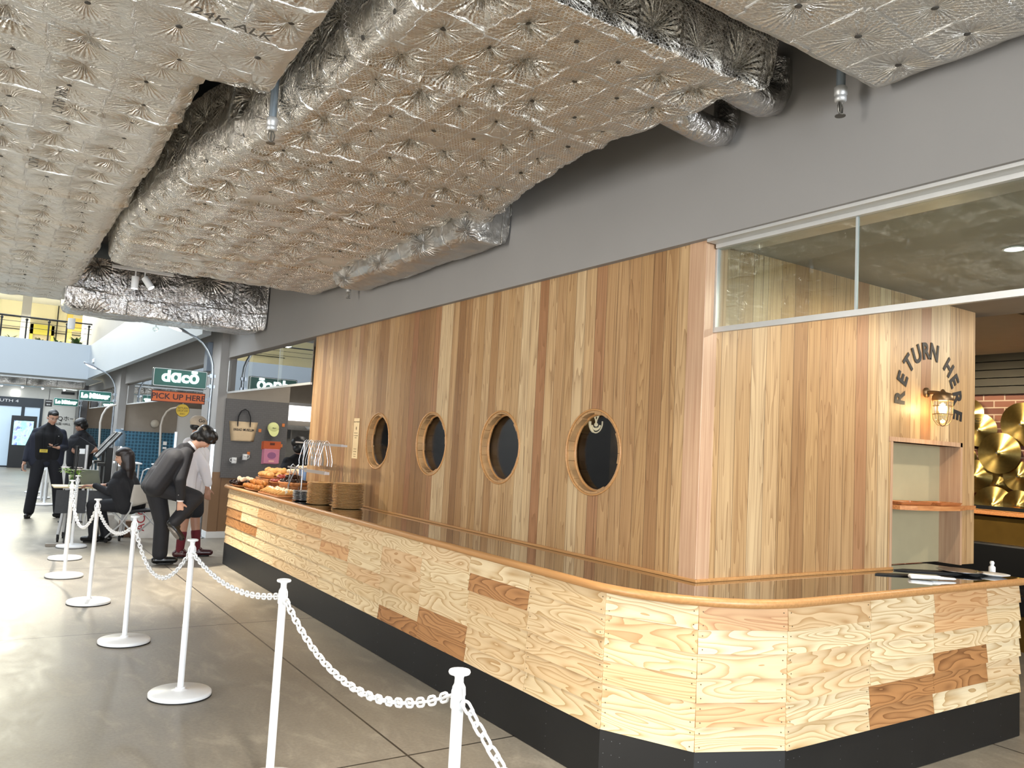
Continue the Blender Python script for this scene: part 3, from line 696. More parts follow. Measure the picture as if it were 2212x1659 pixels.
for (si, u0, u1, cid) in cols:
    a, b, L = segs[si]; t = (b-a)/L; n = Vector((t.y, -t.x))
    if n.dot(Vector((-1, -1))) < 0: n = -n
    for r in range(NR):
        zt = Z1-r*(Z1-Z0)/NR; zb = Z1-(r+1)*(Z1-Z0)/NR; g = 0.0008
        lap = 0.011 if si in (0, 3) else 0.005
        def P(u, off, z): q = a+t*u+n*off; return (q.x, q.y, z)
        tone = DARK.get((cid[0], cid[1], r), rnd.choice((0, 0, 0, 0.05, 0.12, 0.2))); seed = rnd.random()
        A = [P(u0+g, -0.001, zt-0.001), P(u1-g, -0.001, zt-0.001), P(u1-g, lap, zb+0.001), P(u0+g, lap, zb+0.001), P(u1-g, -0.02, zb+0.001), P(u0+g, -0.02, zb+0.001), P(u0+g, -0.02, zt-0.001), P(u1-g, -0.02, zt-0.001)]
        o = len(vs); vs += A
        ff = [(0, 1, 2, 3), (3, 2, 4, 5), (0, 3, 5, 6), (1, 7, 4, 2), (6, 7, 1, 0)]
        UV = [(u0, zt), (u1, zt), (u1, zb), (u0, zb), (u1, zb-0.02), (u0, zb-0.02), (u0, zt+0.02), (u1, zt+0.02)]
        for f in ff:
            fs.append(tuple(i+o for i in f)); uvs.append([(UV[i][0]+ucum[si], UV[i][1]) for i in f]); tones.append(tone); seeds.append(seed)
        if si in (1, 2) or (si == 0 and cid[1] == 0) or (si == 3 and cid[1] == 0):
            for uu in (u0+0.02, u1-0.02):
                for zz in (zb+0.02, zt-0.025):
                    off = lap*(zt-zz)/(zt-zb)
                    q = a+t*uu+n*(off+0.0005)
                    screws.lathe([(0.0028, 0), (0.0028, 0.0008)], 8, Matrix.Translation((q.x, q.y, zz)) @ Vector((n.x, n.y, 0)).to_track_quat('Z', 'Y').to_matrix().to_4x4())
me = bpy.data.meshes.new('plank_siding'); me.from_pydata(vs, [], fs); me.update()
uvl = me.uv_layers.new(name='UVMap'); k = 0
for U in uvs:
    for q in U: uvl.data[k].uv = q; k += 1
for nm, arr in (('tone', tones), ('seed', seeds)):
    at = me.attributes.new(nm, 'FLOAT', 'FACE'); at.data.foreach_set('value', arr)
me.materials.append(M_SID); me.transform(RL)
o = bpy.data.objects.new('plank_siding', me); C.objects.link(o); o.parent = root
screws_o = ob('screw_heads', screws.mesh('screw_heads'), simple('dull_screw', '6A5A44', 0.4, 0.6), root, recalc=False); screws_o.data.transform(RL); screws_o['kind'] = 'stuff'
# kick board, one panel per run
def offset_path(off):
    out = []
    for i, p in enumerate(PATH):
        p = Vector(p); ns = []
        for j in (i-1, i):
            if 0 <= j < 4:
                a, b, L = segs[j]; t = (b-a)/L; n = Vector((t.y, -t.x)); n = n if n.dot(Vector((-1, -1))) > 0 else -n; ns.append(n)
        n = sum(ns, Vector((0, 0))).normalized(); k_ = 1/max(0.5, n.dot(ns[0])); out.append(p+n*off*k_)
    return out
Q = offset_path(0.004); Qi = offset_path(-0.03)
for i in range(4):
    mb = MB().prism([(Q[i].x, Q[i].y), (Q[i+1].x, Q[i+1].y), (Qi[i+1].x, Qi[i+1].y), (Qi[i].x, Qi[i].y)], 0.003, 0.2495, RL)
    ob('kick_board', mb, M_KICK, root)
kd = MB()
for i in range(4):
    a, b = Q[i], Q[i+1]; L = (b-a).length; t = (b-a)/L; n = Vector((t.y, -t.x)); n = n if n.dot(Vector((-1, -1))) > 0 else -n
    u = 0.02
    while u < L:
        for dz in (0.03, 0.09, 0.15, 0.21):
            q = a+t*u+n*0.0004; kd.lathe([(0.0022, 0), (0.0022, 0.0006)], 6, RL @ Matrix.Translation((q.x, q.y, dz)) @ Vector((n.x, n.y, 0)).to_track_quat('Z', 'Y').to_matrix().to_4x4())
        u += 0.3 if int(u*10) % 6 else 0.04
        if L > 3: u += 0.27
kdo = ob('kick_board_nails', kd, simple('pale_nail_heads', '6F7275', 0.4, 0.5), root, recalc=False); kdo['kind'] = 'stuff'
# carcass and glass top
def arc(cx, cy, r, a0, a1, n): return [(cx+r*math.cos(a0+(a1-a0)*k/n), cy+r*math.sin(a0+(a1-a0)*k/n)) for k in range(n+1)]
outer = [(2.60, 9.86), (2.50, 9.80), (2.455, 9.66)]+[(2.452, 8.0), (2.452, 6.0), (2.452, 4.5)]+arc(3.13, 2.97, 0.678, PI, 1.5*PI, 20)+[(4.2, 2.292), (5.0, 2.292), (5.235, 2.292)]
inner = [(5.235, 3.34), (4.7, 3.34), (3.2, 3.34), (3.2, 8.3), (3.5, 8.5), (3.5, 9.86)]
ob('glass_top', MB().prism(outer+inner, 0.868, 0.9, RL), M_TOP, root)
ob('carcass', MB().prism([(2.53, 9.58), (2.53, 2.9), (2.70, 2.53), (3.08, 2.38), (5.12, 2.38), (5.12, 3.2), (3.3, 3.2), (3.3, 9.58)], 0.02, 0.866, RL), M_BLACK, root)
trim = [(x, y, 0.886) for x, y in outer]
mb = MB().tube([tuple(Vector(p)-root.location) for p in trim], 0.021, 12)
ob('edge_nosing', mb, M_EDGE, root)
mb = MB().prism([(2.478, 9.62), (2.50, 9.63), (2.62, 9.70), (3.4, 9.70), (3.4, 9.6), (2.52, 9.56)], 0.0, 0.866, RL)
ob('end_panel', mb, simple('dark_end_panel', '4E4436', 0.5), root)
# ------------------------------------------------------------------ chain posts
POSTS = [(1.17, 1.96), (1.163, 3.48), (1.085, 4.904), (0.98, 6.255), (0.905, 7.726), (0.829, 9.122), (0.93, 10.32), (1.075, 11.30)]
FAR = [(1.12, 17.2), (1.15, 18.7), (1.10, 20.2)]
PL = ['white chain post nearest the camera, only its top and upper pole in view', 'white chain post cut by the bottom edge, second from the camera', 'white chain post with the largest full round base in view, third from the camera',
      'white chain post fourth from the camera, its base beside the dark floor joint', 'white chain post fifth from the camera, in front of the seated woman', 'white chain post sixth from the camera, base crossed by thin shadows',
      'white chain post behind the sixth, its base in shade', 'white chain post at the far end of the row by the table castors',
      'distant white chain post behind the standing man, nearest of three', 'distant white chain post behind the standing man, middle of three', 'distant white chain post behind the standing man, farthest of three']
p = thing('chain_post', PL[0], 'post', (POSTS[0][0], POSTS[0][1], 0), group='white chain posts')
mb = MB().lathe([(0.163, 0.0), (0.170, 0.004), (0.170, 0.022), (0.164, 0.028), (0.05, 0.033), (0.026, 0.040), (0.026, 0.05)], 48)
ob('base', mb, M_PLAS, p)
ob('base_rim', MB().lathe([(0.160, 0.0), (0.171, 0.0), (0.171, 0.007), (0.160, 0.007)], 48, cap=False), M_RUB, p)
ob('pole', MB().cyl((0, 0, 0.035), (0, 0, 0.40), 0.0175, n=20).cyl((0, 0, 0.40), (0, 0, 0.795), 0.0168, n=20), M_PLAS, p)
mb = MB().lathe([(0.0168, 0.775), (0.021, 0.78), (0.021, 0.80), (0.0145, 0.815), (0.0125, 0.86), (0.016, 0.868), (0.029, 0.871), (0.031, 0.876), (0.029, 0.881), (0.020, 0.882), (0.018, 0.879)], 28)
ob('cap', mb, M_PLAS, p)
mb = MB()
for k in range(4):
    a = k*PI/2+0.2; c_, s_ = math.cos(a), math.sin(a)
    mb.tube([(0.0125*c_, 0.0125*s_, 0.845), (0.022*c_, 0.022*s_, 0.83), (0.024*c_, 0.024*s_, 0.81), (0.0165*c_, 0.0165*s_, 0.795)], 0.0032, 6)
ob('chain_hooks', mb, M_PLAS, p)
for i, (x, y) in enumerate(POSTS[1:]+FAR): dup(p, (x, y, 0), random.uniform(0, 1), PL[i+1])
# chains of plastic links
def link_mesh():
    L, R, w = 0.0225, 0.0115, 0.0042; pts = []
    for k in range(7): a = -PI/2+PI*k/6; pts.append((L-R+R*math.cos(a), R*math.sin(a), 0))
    for k in range(7): a = PI/2+PI*k/6; pts.append((-(L-R)+R*math.cos(a), R*math.sin(a), 0))
    me = MB().tube(pts, w, 8, closed=True).mesh('chain_link'); me.materials.append(M_PLAS); return me
LM = link_mesh()
def chain(a, b, sag, label, bow=0.0, za=0.805, zb=0.805):
    a = Vector((a[0], a[1], za)); b = Vector((b[0], b[1], zb)); d = (b-a); d.z = 0; dn = d.normalized(); side = Vector((-dn.y, dn.x, 0))
    a = a+dn*0.03; b = b-dn*0.03
    fine = [a+(b-a)*(k/400)+Vector((0, 0, -4*sag*(k/400)*(1-k/400)))+side*bow*4*(k/400)*(1-k/400) for k in range(401)]
    cum = [0]
    for k in range(400): cum.append(cum[-1]+(fine[k+1]-fine[k]).length)
    pitch = 0.0365; n = int(cum[-1]/pitch); pitch = cum[-1]/n
    t = thing('barrier_chain', label, 'chain', a, group='white plastic link chains'); j = 0
    for k in range(n):
        s0 = (k+0.5)*pitch
        while cum[j+1] < s0: j += 1
        p_ = fine[j]; tg = (fine[j+1]-fine[j]).normalized(); up = side if k % 2 else tg.cross(side)
        zz = up; yy = zz.cross(tg).normalized(); zz = tg.cross(yy)
        M = Matrix((tg, yy, zz)).transposed().to_4x4(); M.translation = p_-a
        o = bpy.data.objects.new('chain_link', LM); C.objects.link(o); o.parent = t; o.matrix_local = M
    return t
CP = [((1.27, 0.42), POSTS[0]), (POSTS[0], POSTS[1]), (POSTS[1], POSTS[2]), (POSTS[2], POSTS[3]), (POSTS[3], POSTS[4]), (POSTS[4], POSTS[5]), (POSTS[5], POSTS[6]), (POSTS[6], POSTS[7]), (FAR[0], FAR[1]), (FAR[1], FAR[2])]
SG = [0.26, 0.165, 0.075, 0.24, 0.12, 0.24, 0.2, 0.15, 0.2, 0.2]
CL = ['white plastic chain running out of the bottom edge from the nearest post', 'white plastic chain sagging between the two nearest posts', 'white plastic chain hung nearly straight between second and third post', 'white plastic chain drooping low in front of the bending man',
      'white plastic chain in front of the folding chair legs', 'white plastic chain in front of the table panel', 'white plastic chain between the sixth and seventh post, seen almost end on', 'short white chain at the far end of the near row',
      'distant white chain behind the standing man, nearer of two', 'distant white chain behind the standing man, farther of two']
for (a, b), s_, l_ in zip(CP, SG, CL): chain(a, b, s_, l_)
# ------------------------------------------------------------------ hanging glass curtains under the beam
def pane(y0, y1, x, z0, z1, g, lb, joints):
    t = thing('smoke_curtain', lb, 'glass panel', (x, y0, z0))
    ob('glass_pane', MB().box(-0.004, 0.004, 0, y1-y0, 0.012, z1-z0), g, t)
    ob('bottom_rail', MB().box(-0.011, 0.011, 0, y1-y0, -0.012, 0.014), M_ALU, t)
    ob('end_rail', MB().box(-0.01, 0.01, y1-y0-0.014 if joints[0] else 0, y1-y0 if joints[0] else 0.014, 0.014, z1-z0), M_ALU, t)
    for j in joints[1]: ob('pane_joint', MB().box(-0.006, 0.006, j-y0-0.005, j-y0+0.005, 0.014, z1-z0), simple('pane_seal', 'A9AFAE', 0.3), t)
    return t
pane(-3.0, 2.785, 3.04, 2.15, 2.565, M_GLASS, 'hanging glass smoke curtain with pale rail in front of the short plank wall', (True, (2.0, 0.4)))
pane(8.43, 11.98, 2.95, 2.09, 2.56, M_GLASSR, 'hanging glass smoke curtain above the bakery opening, mirroring the lit shop sign', (True, (9.6, 10.9)))
pane(13.0, 21.9, 3.0, 2.09, 2.56, M_GLASSR, 'long hanging glass curtain beyond the first grey pier', (True, (16.0, 19.0)))
pane(23.0, 30.1, 3.0, 2.09, 2.56, M_GLASSR, 'farthest hanging glass curtain beyond the second grey pier', (True, (26.5,)))
# ------------------------------------------------------------------ lamp posts with shop signs
def rrect(x0, x1, z0, z1, r, n=5):
    P = []
    for cx, cz, a in ((x1-r, z0+r, -PI/2), (x1-r, z1-r, 0), (x0+r, z1-r, PI/2), (x0+r, z0+r, PI)):
        for k in range(n+1): P.append((cx+r*math.cos(a+PI/2*k/n), cz+r*math.sin(a+PI/2*k/n)))
    return P
RX = Euler((PI/2, 0, 0)).to_matrix().to_4x4()   # prism xy -> xz, thickness along -y
def lamp_post(y, label):
    t = thing('street_lamp', label, 'street lamp', (2.73, y, 0), group='lamp posts carrying the shop signs')
    pts = [(0, 0, 0), (0, 0, 2.3)]+[(-0.19+0.19*math.cos(a*PI/18), 0, 2.42+0.36*math.sin(a*PI/18)) for a in range(0, 7)]+[(-0.24, 0, 2.83), (-0.34, 0, 2.885)]
    pts = [(0, 0, 0), (0, 0, 1.2), (0, 0, 2.35), (-0.01, 0, 2.48), (-0.04, 0, 2.58), (-0.09, 0, 2.68), (-0.17, 0, 2.78), (-0.26, 0, 2.84), (-0.36, 0, 2.88)]
    ob('pole', MB().tube(pts, [0.03, 0.026, 0.022, 0.021, 0.02, 0.019, 0.018, 0.017, 0.016], 14), M_GALV, t)
    ob('foot_plate', MB().lathe([(0.07, 0), (0.07, 0.012), (0.035, 0.016), (0.035, 0.05)], 20), M_GALV, t)
    M = Matrix.Translation((-0.53, 0, 2.945)) @ Euler((0, math.radians(22), 0)).to_matrix().to_4x4()
    mb = MB(); prof = []
    for k in range(13):
        u = k/12; x = -0.24+0.48*u; w = 0.085*math.sin(PI*min(1, (u+0.04))**0.6)**0.8+0.012; prof.append((x, max(w, 0.014)))
    vs = []; fs = []; n = 12
    for x, w in prof:
        for i in range(n):
            a = 2*PI*i/n; z = 0.045*math.sin(a); z = z if z > 0 else z*0.25; vs.append((x, w*math.cos(a), z*(w/0.09)))
    for j in range(12):
        for i in range(n): k = (i+1) % n; fs.append((j*n+i, j*n+k, (j+1)*n+k, (j+1)*n+i))
    fs += [tuple(range(n)), tuple(12*n+i for i in range(n))]
    ob('lamp_head', MB().add(vs, fs, True, M), simple('grey_lamp_housing', '7E838A', 0.4, 0.3), t)
    ob('lamp_lens', MB().sphere((-0.06, 0, -0.008), (0.135, 0.07, 0.028), 16, M), M_LAMPW, t)
    return t
LPL = ['tall curved street lamp post holding the bakery signs, nearest of three', 'tall curved street lamp post at the second shop, behind the seated woman', 'farthest curved street lamp post, by the entrance wall']
lp0 = lamp_post(12.0, LPL[0]); dup(lp0, (2.73, 22.0, 0), 0, LPL[1]); dup(lp0, (2.73, 30.0, 0), 0, LPL[2])
for k, y in enumerate((12, 22, 30)): area('street_lamp_light_%s' % 'abc'[k], (2.14, y, 2.86), 0.15, 14, (0.95, 0.98, 1.0), (2.14, y, 0))
def sign(y, textb, label, sz, sx=1.0, bold=0.01, zoff=0.0):
    t = thing('shop_sign', label, 'sign', (2.29, y-0.03, 2.235))
    a = MB().prism(rrect(-0.36, 0.36, -0.13, 0.13, 0.02), -0.035, 0.035, RX); ob('sign_box', a, simple('dark_green_sign_box', '0A352F', 0.4), t)
    ob('sign_border', MB().prism(rrect(-0.353, 0.353, -0.123, 0.123, 0.018), 0.035, 0.037, RX), M_PLAS, t)
    ob('sign_face', MB().prism(rrect(-0.345, 0.345, -0.115, 0.115, 0.014), 0.037, 0.039, RX), M_GREEN, t)
    text_ob('sign_letters', textb, sz, faceY(0, -0.043, zoff), M_SIGNW, t, 0.004, sx=sx, bold=bold)
    # clamps to the pole
    for z in (0.075, -0.075):
        ob('pole_clamp', MB().box(0.36, 0.41, 0.0, 0.012, z-0.008, z+0.008).box(0.395, 0.425, -0.02, 0.03, z-0.028, z+0.028).box(0.455, 0.475, -0.02, 0.03, z-0.022, z+0.022), M_GALV, t)
    return t
sign(12.0, 'd\u0251c\u014d', 'green lit shop sign reading daco with a bar over the o', 0.215, 1.08, 0.007, 0.012)
sign(22.0, 'Le Mitteur', 'green lit script sign over the second shop, seen left of the lamp pole', 0.15, 0.95, 0.012)
sign(30.0, 'Le Mitteur', 'farthest green lit sign above the standing man', 0.15, 0.95, 0.012)
t = thing('directory_sign', 'small black hanging sign beside the farthest green sign', 'sign', (1.80, 29.97, 2.17))
ob('sign_box', MB().box(-0.10, 0.10, -0.03, 0.03, -0.11, 0.11), M_BLACK, t); ob('hanger_rod', MB().cyl((0, 0, 0.11), (0, 0, 0.669), 0.008), M_BLACK, t); text_ob('sign_text', 'NOODLE', 0.04, faceY(0, -0.033, 0.05), M_PLAS, t); text_ob('sign_text', 'BAR', 0.06, faceY(0, -0.033, -0.05), M_PLAS, t)
t = thing('pickup_sign', 'orange sign reading PICK UP HERE below the green sign', 'sign', (2.29, 11.97, 1.97))
ob('sign_rim', MB().prism(rrect(-0.355, 0.355, -0.078, 0.078, 0.008), -0.02, 0.02, RX), simple('maroon_rim', '4A1A12', 0.5), t)
ob('sign_face', MB().prism(rrect(-0.345, 0.345, -0.068, 0.068, 0.004), 0.02, 0.022, RX), M_ORANGE, t)
text_ob('sign_letters', 'PICK UP HERE', 0.108, faceY(0, -0.0235, -0.002), simple('maroon_ink', '3A1414', 0.5), t, 0.001, sx=1.06, bold=0.0022)
ob('pole_clamp', MB().box(0.36, 0.42, 0.0, 0.012, -0.01, 0.01).box(0.395, 0.425, -0.02, 0.03, -0.03, 0.03), M_GALV, t)
t = thing('return_sign', 'small round yellow sign reading RETURN DROP-OFF', 'sign', (2.36, 11.97, 1.79))
MY = Euler((PI/2, 0, 0)).to_matrix().to_4x4()
ob('sign_rim', MB().lathe([(0.092, -0.008), (0.092, 0.008)], 40, MY, smooth=False), simple('dark_olive_rim', '3E3410', 0.5), t)
ob('sign_face', MB().lathe([(0.087, 0.008), (0.087, 0.010)], 40, MY, smooth=False), M_YELL, t)
for z, s_, b_ in ((0.03, 0.042, 'RETURN'), (-0.008, 0.036, 'DROP-OFF'), (-0.05, 0.028, '返却口')):
    text_ob('sign_text', b_, s_, faceY(0, -0.011, z), simple('olive_ink', '3A3008', 0.6), t, 0.0005, sx=0.85)
ob('hook', MB().cyl((0, 0, 0.09), (0, 0, 0.105), 0.006), M_GALV, t)
# bare bulb near the first lamp
t = thing('bulb_pendant', 'small clear bulb hanging left of the nearest street lamp head', 'lamp', (1.97, 12.3, 2.93))
ob('bulb', MB().sphere((0, 0, 0), (0.045, 0.045, 0.04), 14), M_GLASS, t); ob('filament', MB().sphere((0.012, 0, 0), 0.009, 8), M_WARM, t); ob('stem', MB().cyl((0, 0, 0.035), (0, 0, 0.5), 0.006), M_GALV, t)
# slim curved grey poles standing in the further bays
for (x, y, lb) in ((3.56, 20.0, 'slim curved grey pole before the blue tiles, right one'), (2.43, 21.2, 'slim curved grey pole left of the second lamp post')):
    tag(ob('curved_pole', MB().tube([(x, y, 0), (x-0.03, y, 0.9), (x-0.06, y, 1.6), (x-0.03, y, 1.78), (x+0.04, y, 1.93), (x+0.12, y, 2.0), (x+0.25, y, 2.04)], 0.024, 12), simple('pale_grey_pole', 'B9B4AC', 0.4, 0.2)), lb, 'pole')
for (x, y) in ((3.72, 21.99), (2.95+0.45, 31.19)): pass
for (x, y, z, lb) in ((3.72, 22.08, 1.65, 'round frosted wall lamp above the blue tiles, nearer one'), (2.75, 31.25, 1.66, 'round frosted wall lamp on the farthest tiled wall')):
    tag(ob('wall_lamp', MB().lathe([(0.001, 0.05), (0.06, 0.045), (0.10, 0.02), (0.105, 0.0)], 24, Matrix.Translation((x, y-0.0, z)) @ MY), simple('frosted_lamp', 'B8B2A6', 0.4)), lb, 'lamp')
t = thing('menu_card', 'two small white cards on the blue tiles', 'card', (3.98, 21.98, 1.12))
ob('card', MB().box(-0.045, 0.045, 0, 0.01, 0.0, 0.09), M_PLAS, t); ob('card', MB().box(-0.045, 0.045, 0, 0.01, -0.10, -0.05), M_PLAS, t)
# track spotlights between the ducts
t0 = thing('spotlight_track', 'short white track with two can spotlights in the gap before the crossing duct', 'light', (1.25, 9.2, 3.16))
ob('track_stem', MB().cyl((0.02, 0, 0.03), (0.02, 0, 0.46), 0.008), M_PLAS, t0); ob('track_bar', MB().box(-0.25, 0.35, -0.015, 0.015, 0.0, 0.03), M_PLAS, t0); 
for (x, tgt) in ((-0.02, (0, 0, -1)), (0.07, (0.45, -0.25, -0.7))):
    d = Vector(tgt).normalized(); a = Vector((x, 0, -0.06)); 
    c_ = ob('spot_can', MB().cyl(a, a+d*0.13, 0.036, n=20).box(x-0.006, x+0.006, -0.006, 0.006, -0.07, 0.0), M_PLAS, t0)
    ob('spot_lens', MB().cyl(a+d*0.128, a+d*0.132, 0.030, n=20), M_LAMPW, c_)
tag(ob('ceiling_speaker', MB().lathe([(0.045, 0), (0.05, 0.03), (0.05, 0.16)], 20, Matrix.Translation((1.0, 13.5, 2.92))), M_PLAS), 'white can light hanging left of the shiny crossing duct', 'light')
tag(ob('emergency_lamp', MB().box(2.47, 2.5, 24.9, 25.3, 3.27, 3.38, bev=0.01), M_PLAS), 'small grey emergency lamp on the pale parapet side', 'lamp')
# ------------------------------------------------------------------ things on the plank walls
t = thing('paper_notice', 'cream paper notice pinned to the plank wall left of the portholes', 'notice', (2.968, 7.13, 1.52))
ob('paper', MB().box(-0.0015, 0.0, -0.065, 0.065, -0.19, 0.19), simple('cream_paper', 'D9C39A', 0.7), t)
for z, s_, b_ in ((0.155, 0.018, 'BREAD MUSEUM'), (0.05, 0.011, 'ORDER AND PAY'), (0.025, 0.012, 'AT THE REGISTER'), (0.005, 0.009, 'THANK YOU'), (-0.10, 0.011, 'TAKE A TRAY'), (-0.125, 0.011, 'AND TONGS'), (-0.15, 0.009, 'PLEASE ENJOY'), (-0.17, 0.009, 'YOUR BREAD')):
    text_ob('notice_text', b_, s_, faceX(-0.002, 0, z), simple('brown_ink', '5A4428', 0.7) if z > 0.15 else bpy.data.materials['brown_ink'], t, 0.0002)
ob('crest', MB().lathe([(0.001, 0), (0.009, 0.0002), (0.013, 0.0003)], 16, faceX(-0.0018, 0, 0.095) @ Matrix.Diagonal((0.8, 1.3, 1, 1))), bpy.data.materials['brown_ink'], t)
# glowing emblem set behind the first porthole in place of a reflected lit sign
t = thing('emblem_reflection', 'modelled reflection of a lit cream round sign with deer antlers in the nearest porthole', 'sign', (3.075, 3.725, 1.682))
ML = simple('reflected_emblem_glow', 'F4E9B8', 0.4, emit=(1, 0.93, 0.66, 1), es=1.6)
K = faceX(0, 0, 0)
def arcpts(r, a0, a1, n=20): return [(K @ Vector((r*math.cos(math.radians(a0+(a1-a0)*k/n)), r*math.sin(math.radians(a0+(a1-a0)*k/n)), 0))) for k in range(n+1)]
ob('ring', MB().tube(arcpts(0.058, 170, 370), [0.008]*8+[0.004]*13, 6), ML, t)
ob('wreath', MB().tube(arcpts(0.04, 200, 340), 0.006, 6), ML, t)
k2 = lambda L: [K @ Vector((a, b, 0)) for a, b in L]
ob('antler', MB().tube(k2([(0, 0), (-0.006, 0.02), (-0.02, 0.04), (-0.024, 0.06)]), 0.004, 6).tube(k2([(-0.012, 0.03), (-0.004, 0.045), (-0.006, 0.062)]), 0.003, 6), ML, t)
ob('antler', MB().tube(k2([(0, 0), (0.006, 0.02), (0.02, 0.04), (0.024, 0.06)]), 0.004, 6).tube(k2([(0.012, 0.03), (0.004, 0.045), (0.006, 0.062)]), 0.003, 6), ML, t)
ob('stag_head', MB().sphere(tuple(K @ Vector((0, -0.01, 0))), 0.012, 10), ML, t)
text_ob('emblem_text', 'CAFE', 0.02, faceX(-0.004, 0, -0.035), ML, t)
# poster and screen modelled behind the glass in place of hall reflections
t = thing('poster_reflection', 'modelled reflection of a dim brown poster in the nearest porthole', 'poster', (4.58, 5.02, 1.42))
ob('poster_sheet', MB().box(0, 0.01, -0.32, 0.32, -0.42, 0.42), simple('reflected_poster', '6A5A40', 0.6, var=0.5, vscale=9), t); text_ob('poster_text', 'PICK UP', 0.09, faceX(-0.003, 0, 0.3), simple('poster_cream', 'B8A680', 0.6), t)
tag(ob('screen_reflection', MB().box(4.57, 4.59, 6.28, 6.46, 1.30, 1.52), simple('reflected_screen_glow', '8FC0F0', 0.3, emit=(0.45, 0.7, 1, 1), es=0.9)), 'modelled reflection of a small bright blue screen in the third porthole', 'screen')  # stands in for a bright screen mirrored in the porthole glass
point('room_fill', (3.9, 5.0, 2.3), 22, NEUT, 0.1)  # added fill so the pieces behind the portholes show, no lamp known there
# painted arc lettering RETURN HERE
t = thing('painted_lettering', 'black arched words RETURN HERE painted above the wall lamp', 'lettering', (5.045, 2.787, 1.93))
word = 'RETURN HERE'; R_ = 0.335; angs = [178, 157, 136, 117, 99, 82, 66, 49, 31, 12, -8]
for ch, a in zip(word, angs):
    if ch == ' ': continue
    ar = math.radians(a)
    M = faceY(R_*math.cos(ar), -0.001, R_*math.sin(ar)) @ Matrix.Rotation(ar-PI/2, 4, 'Z')
    text_ob('letter', ch, 0.148, M, M_INK, t, 0.0008, sx=0.95, bold=0.0048)
# bulkhead lamp
t = thing('bulkhead_lamp', 'caged glass ship lamp glowing under the arched words', 'lamp', (5.0, 2.79, 1.90))
M_BRZ = simple('worn_bronze', '7A6246', 0.4, 0.8, var=0.2)
ob('wall_plate', MB().lathe([(0.032, 0.0), (0.032, 0.012), (0.02, 0.02)], 24, Matrix.Translation((0, 0, 0.10)) @ MY), M_BRZ, t)
ob('bracket_arm', MB().tube([(0, -0.015, 0.10), (0, -0.05, 0.10), (0, -0.09, 0.095)], 0.012, 10), M_BRZ, t)
ob('lamp_cap', MB().lathe([(0.062, 0.045), (0.064, 0.055), (0.060, 0.075), (0.048, 0.092), (0.018, 0.100), (0.010, 0.112), (0.006, 0.118)], 28, Matrix.Translation((0, -0.11, 0))), M_BRZ, t)
ob('glass_jar', MB().lathe([(0.046, 0.05), (0.050, 0.03), (0.050, -0.04), (0.046, -0.07), (0.034, -0.093), (0.015, -0.104), (0.001, -0.107)], 28, Matrix.Translation((0, -0.11, 0)), cap=False), M_GLASS, t)
cg = MB()
for k in range(6):
    a = k*PI/3; c_, s_ = math.cos(a), math.sin(a)
    cg.tube([(0.057*c_, -0.11+0.057*s_, 0.05), (0.057*c_, -0.11+0.057*s_, -0.04), (0.05*c_, -0.11+0.05*s_, -0.075), (0.03*c_, -0.11+0.03*s_, -0.105), (0, -0.11, -0.114)], 0.0024, 6)
for z in (0.012, -0.04): cg.tube([(0.057*math.cos(2*PI*k/28), -0.11+0.057*math.sin(2*PI*k/28), z) for k in range(28)], 0.0024, 6, closed=True)
ob('cage', cg, M_BRZ, t)
b_ = ob('bulb', MB().sphere((0, -0.11, 0.0), (0.017, 0.017, 0.03), 14), M_WARM, t)
point('bulkhead_glow', (5.0, 2.68, 1.90), 6, (1, 0.66, 0.32), 0.03)
# ------------------------------------------------------------------ return niche
M_SHELF = m_trimwood('cherry_shelf_wood', 'A8683A', 'C88C58', 0)
mb = MB().prism([(4.646, 2.924), (4.646, 2.74), (4.75, 2.69), (4.95, 2.66), (5.2, 2.67), (5.42, 2.74), (5.615, 2.78), (5.615, 2.786), (5.428, 2.786), (5.428, 2.924)], 1.262, 1.288)
tag(ob('niche_shelf', mb, M_SHELF), 'curved cherry wood shelf jutting from the return niche', 'shelf')
def tray(x, y, z, w, d, m, label, rz=0.0, group=None, name='serving_tray'):
    t = thing(name, label, 'tray', (x, y, z), rz, group)
    o_ = rrect(-w/2, w/2, -d/2, d/2, 0.03); i_ = rrect(-w/2+0.012, w/2-0.012, -d/2+0.012, d/2-0.012, 0.022)
    n = len(o_); vs = [(a, b, 0.001) for a, b in i_]+[(a, b, 0.018) for a, b in o_]+[(a, b, 0.018) for a, b in i_]+[(a, b, 0.006) for a, b in i_]
    fs = [tuple(range(n)), tuple(3*n+i for i in range(n))]
    for i in range(n):
        j = (i+1) % n; fs += [(i, j, n+j, n+i), (n+i, n+j, 2*n+j, 2*n+i), (2*n+i, 2*n+j, 3*n+j, 3*n+i)]
    ob('tray_body', MB().add(vs, fs), m, t); return t
tray(4.87, 2.83, 1.289, 0.34, 0.17, M_SHELF, 'wooden serving tray on the niche shelf, left one')
tray(5.21, 2.80, 1.289, 0.30, 0.17, M_SHELF, 'wooden serving tray on the niche shelf, right one', 0.1)
tag(ob('order_slip', MB().box(4.80, 4.93, 2.84, 2.90, 1.296, 1.300), M_PLAS), 'white slip lying in the left niche tray', 'paper')
tag(ob('door_knob', MB().sphere((4.672, 2.90, 1.14), 0.018, 12), M_STEEL), 'small steel knob in the lower left of the niche', 'knob')
tag(ob('silicone_mat', MB().prism([(4.30, 2.68), (4.36, 2.70), (4.58, 2.58), (4.72, 2.47), (4.70, 2.44), (4.52, 2.52), (4.34, 2.64)], 0.901, 0.907), M_RUB), 'long black strap lying left on the dark counter', 'strap')
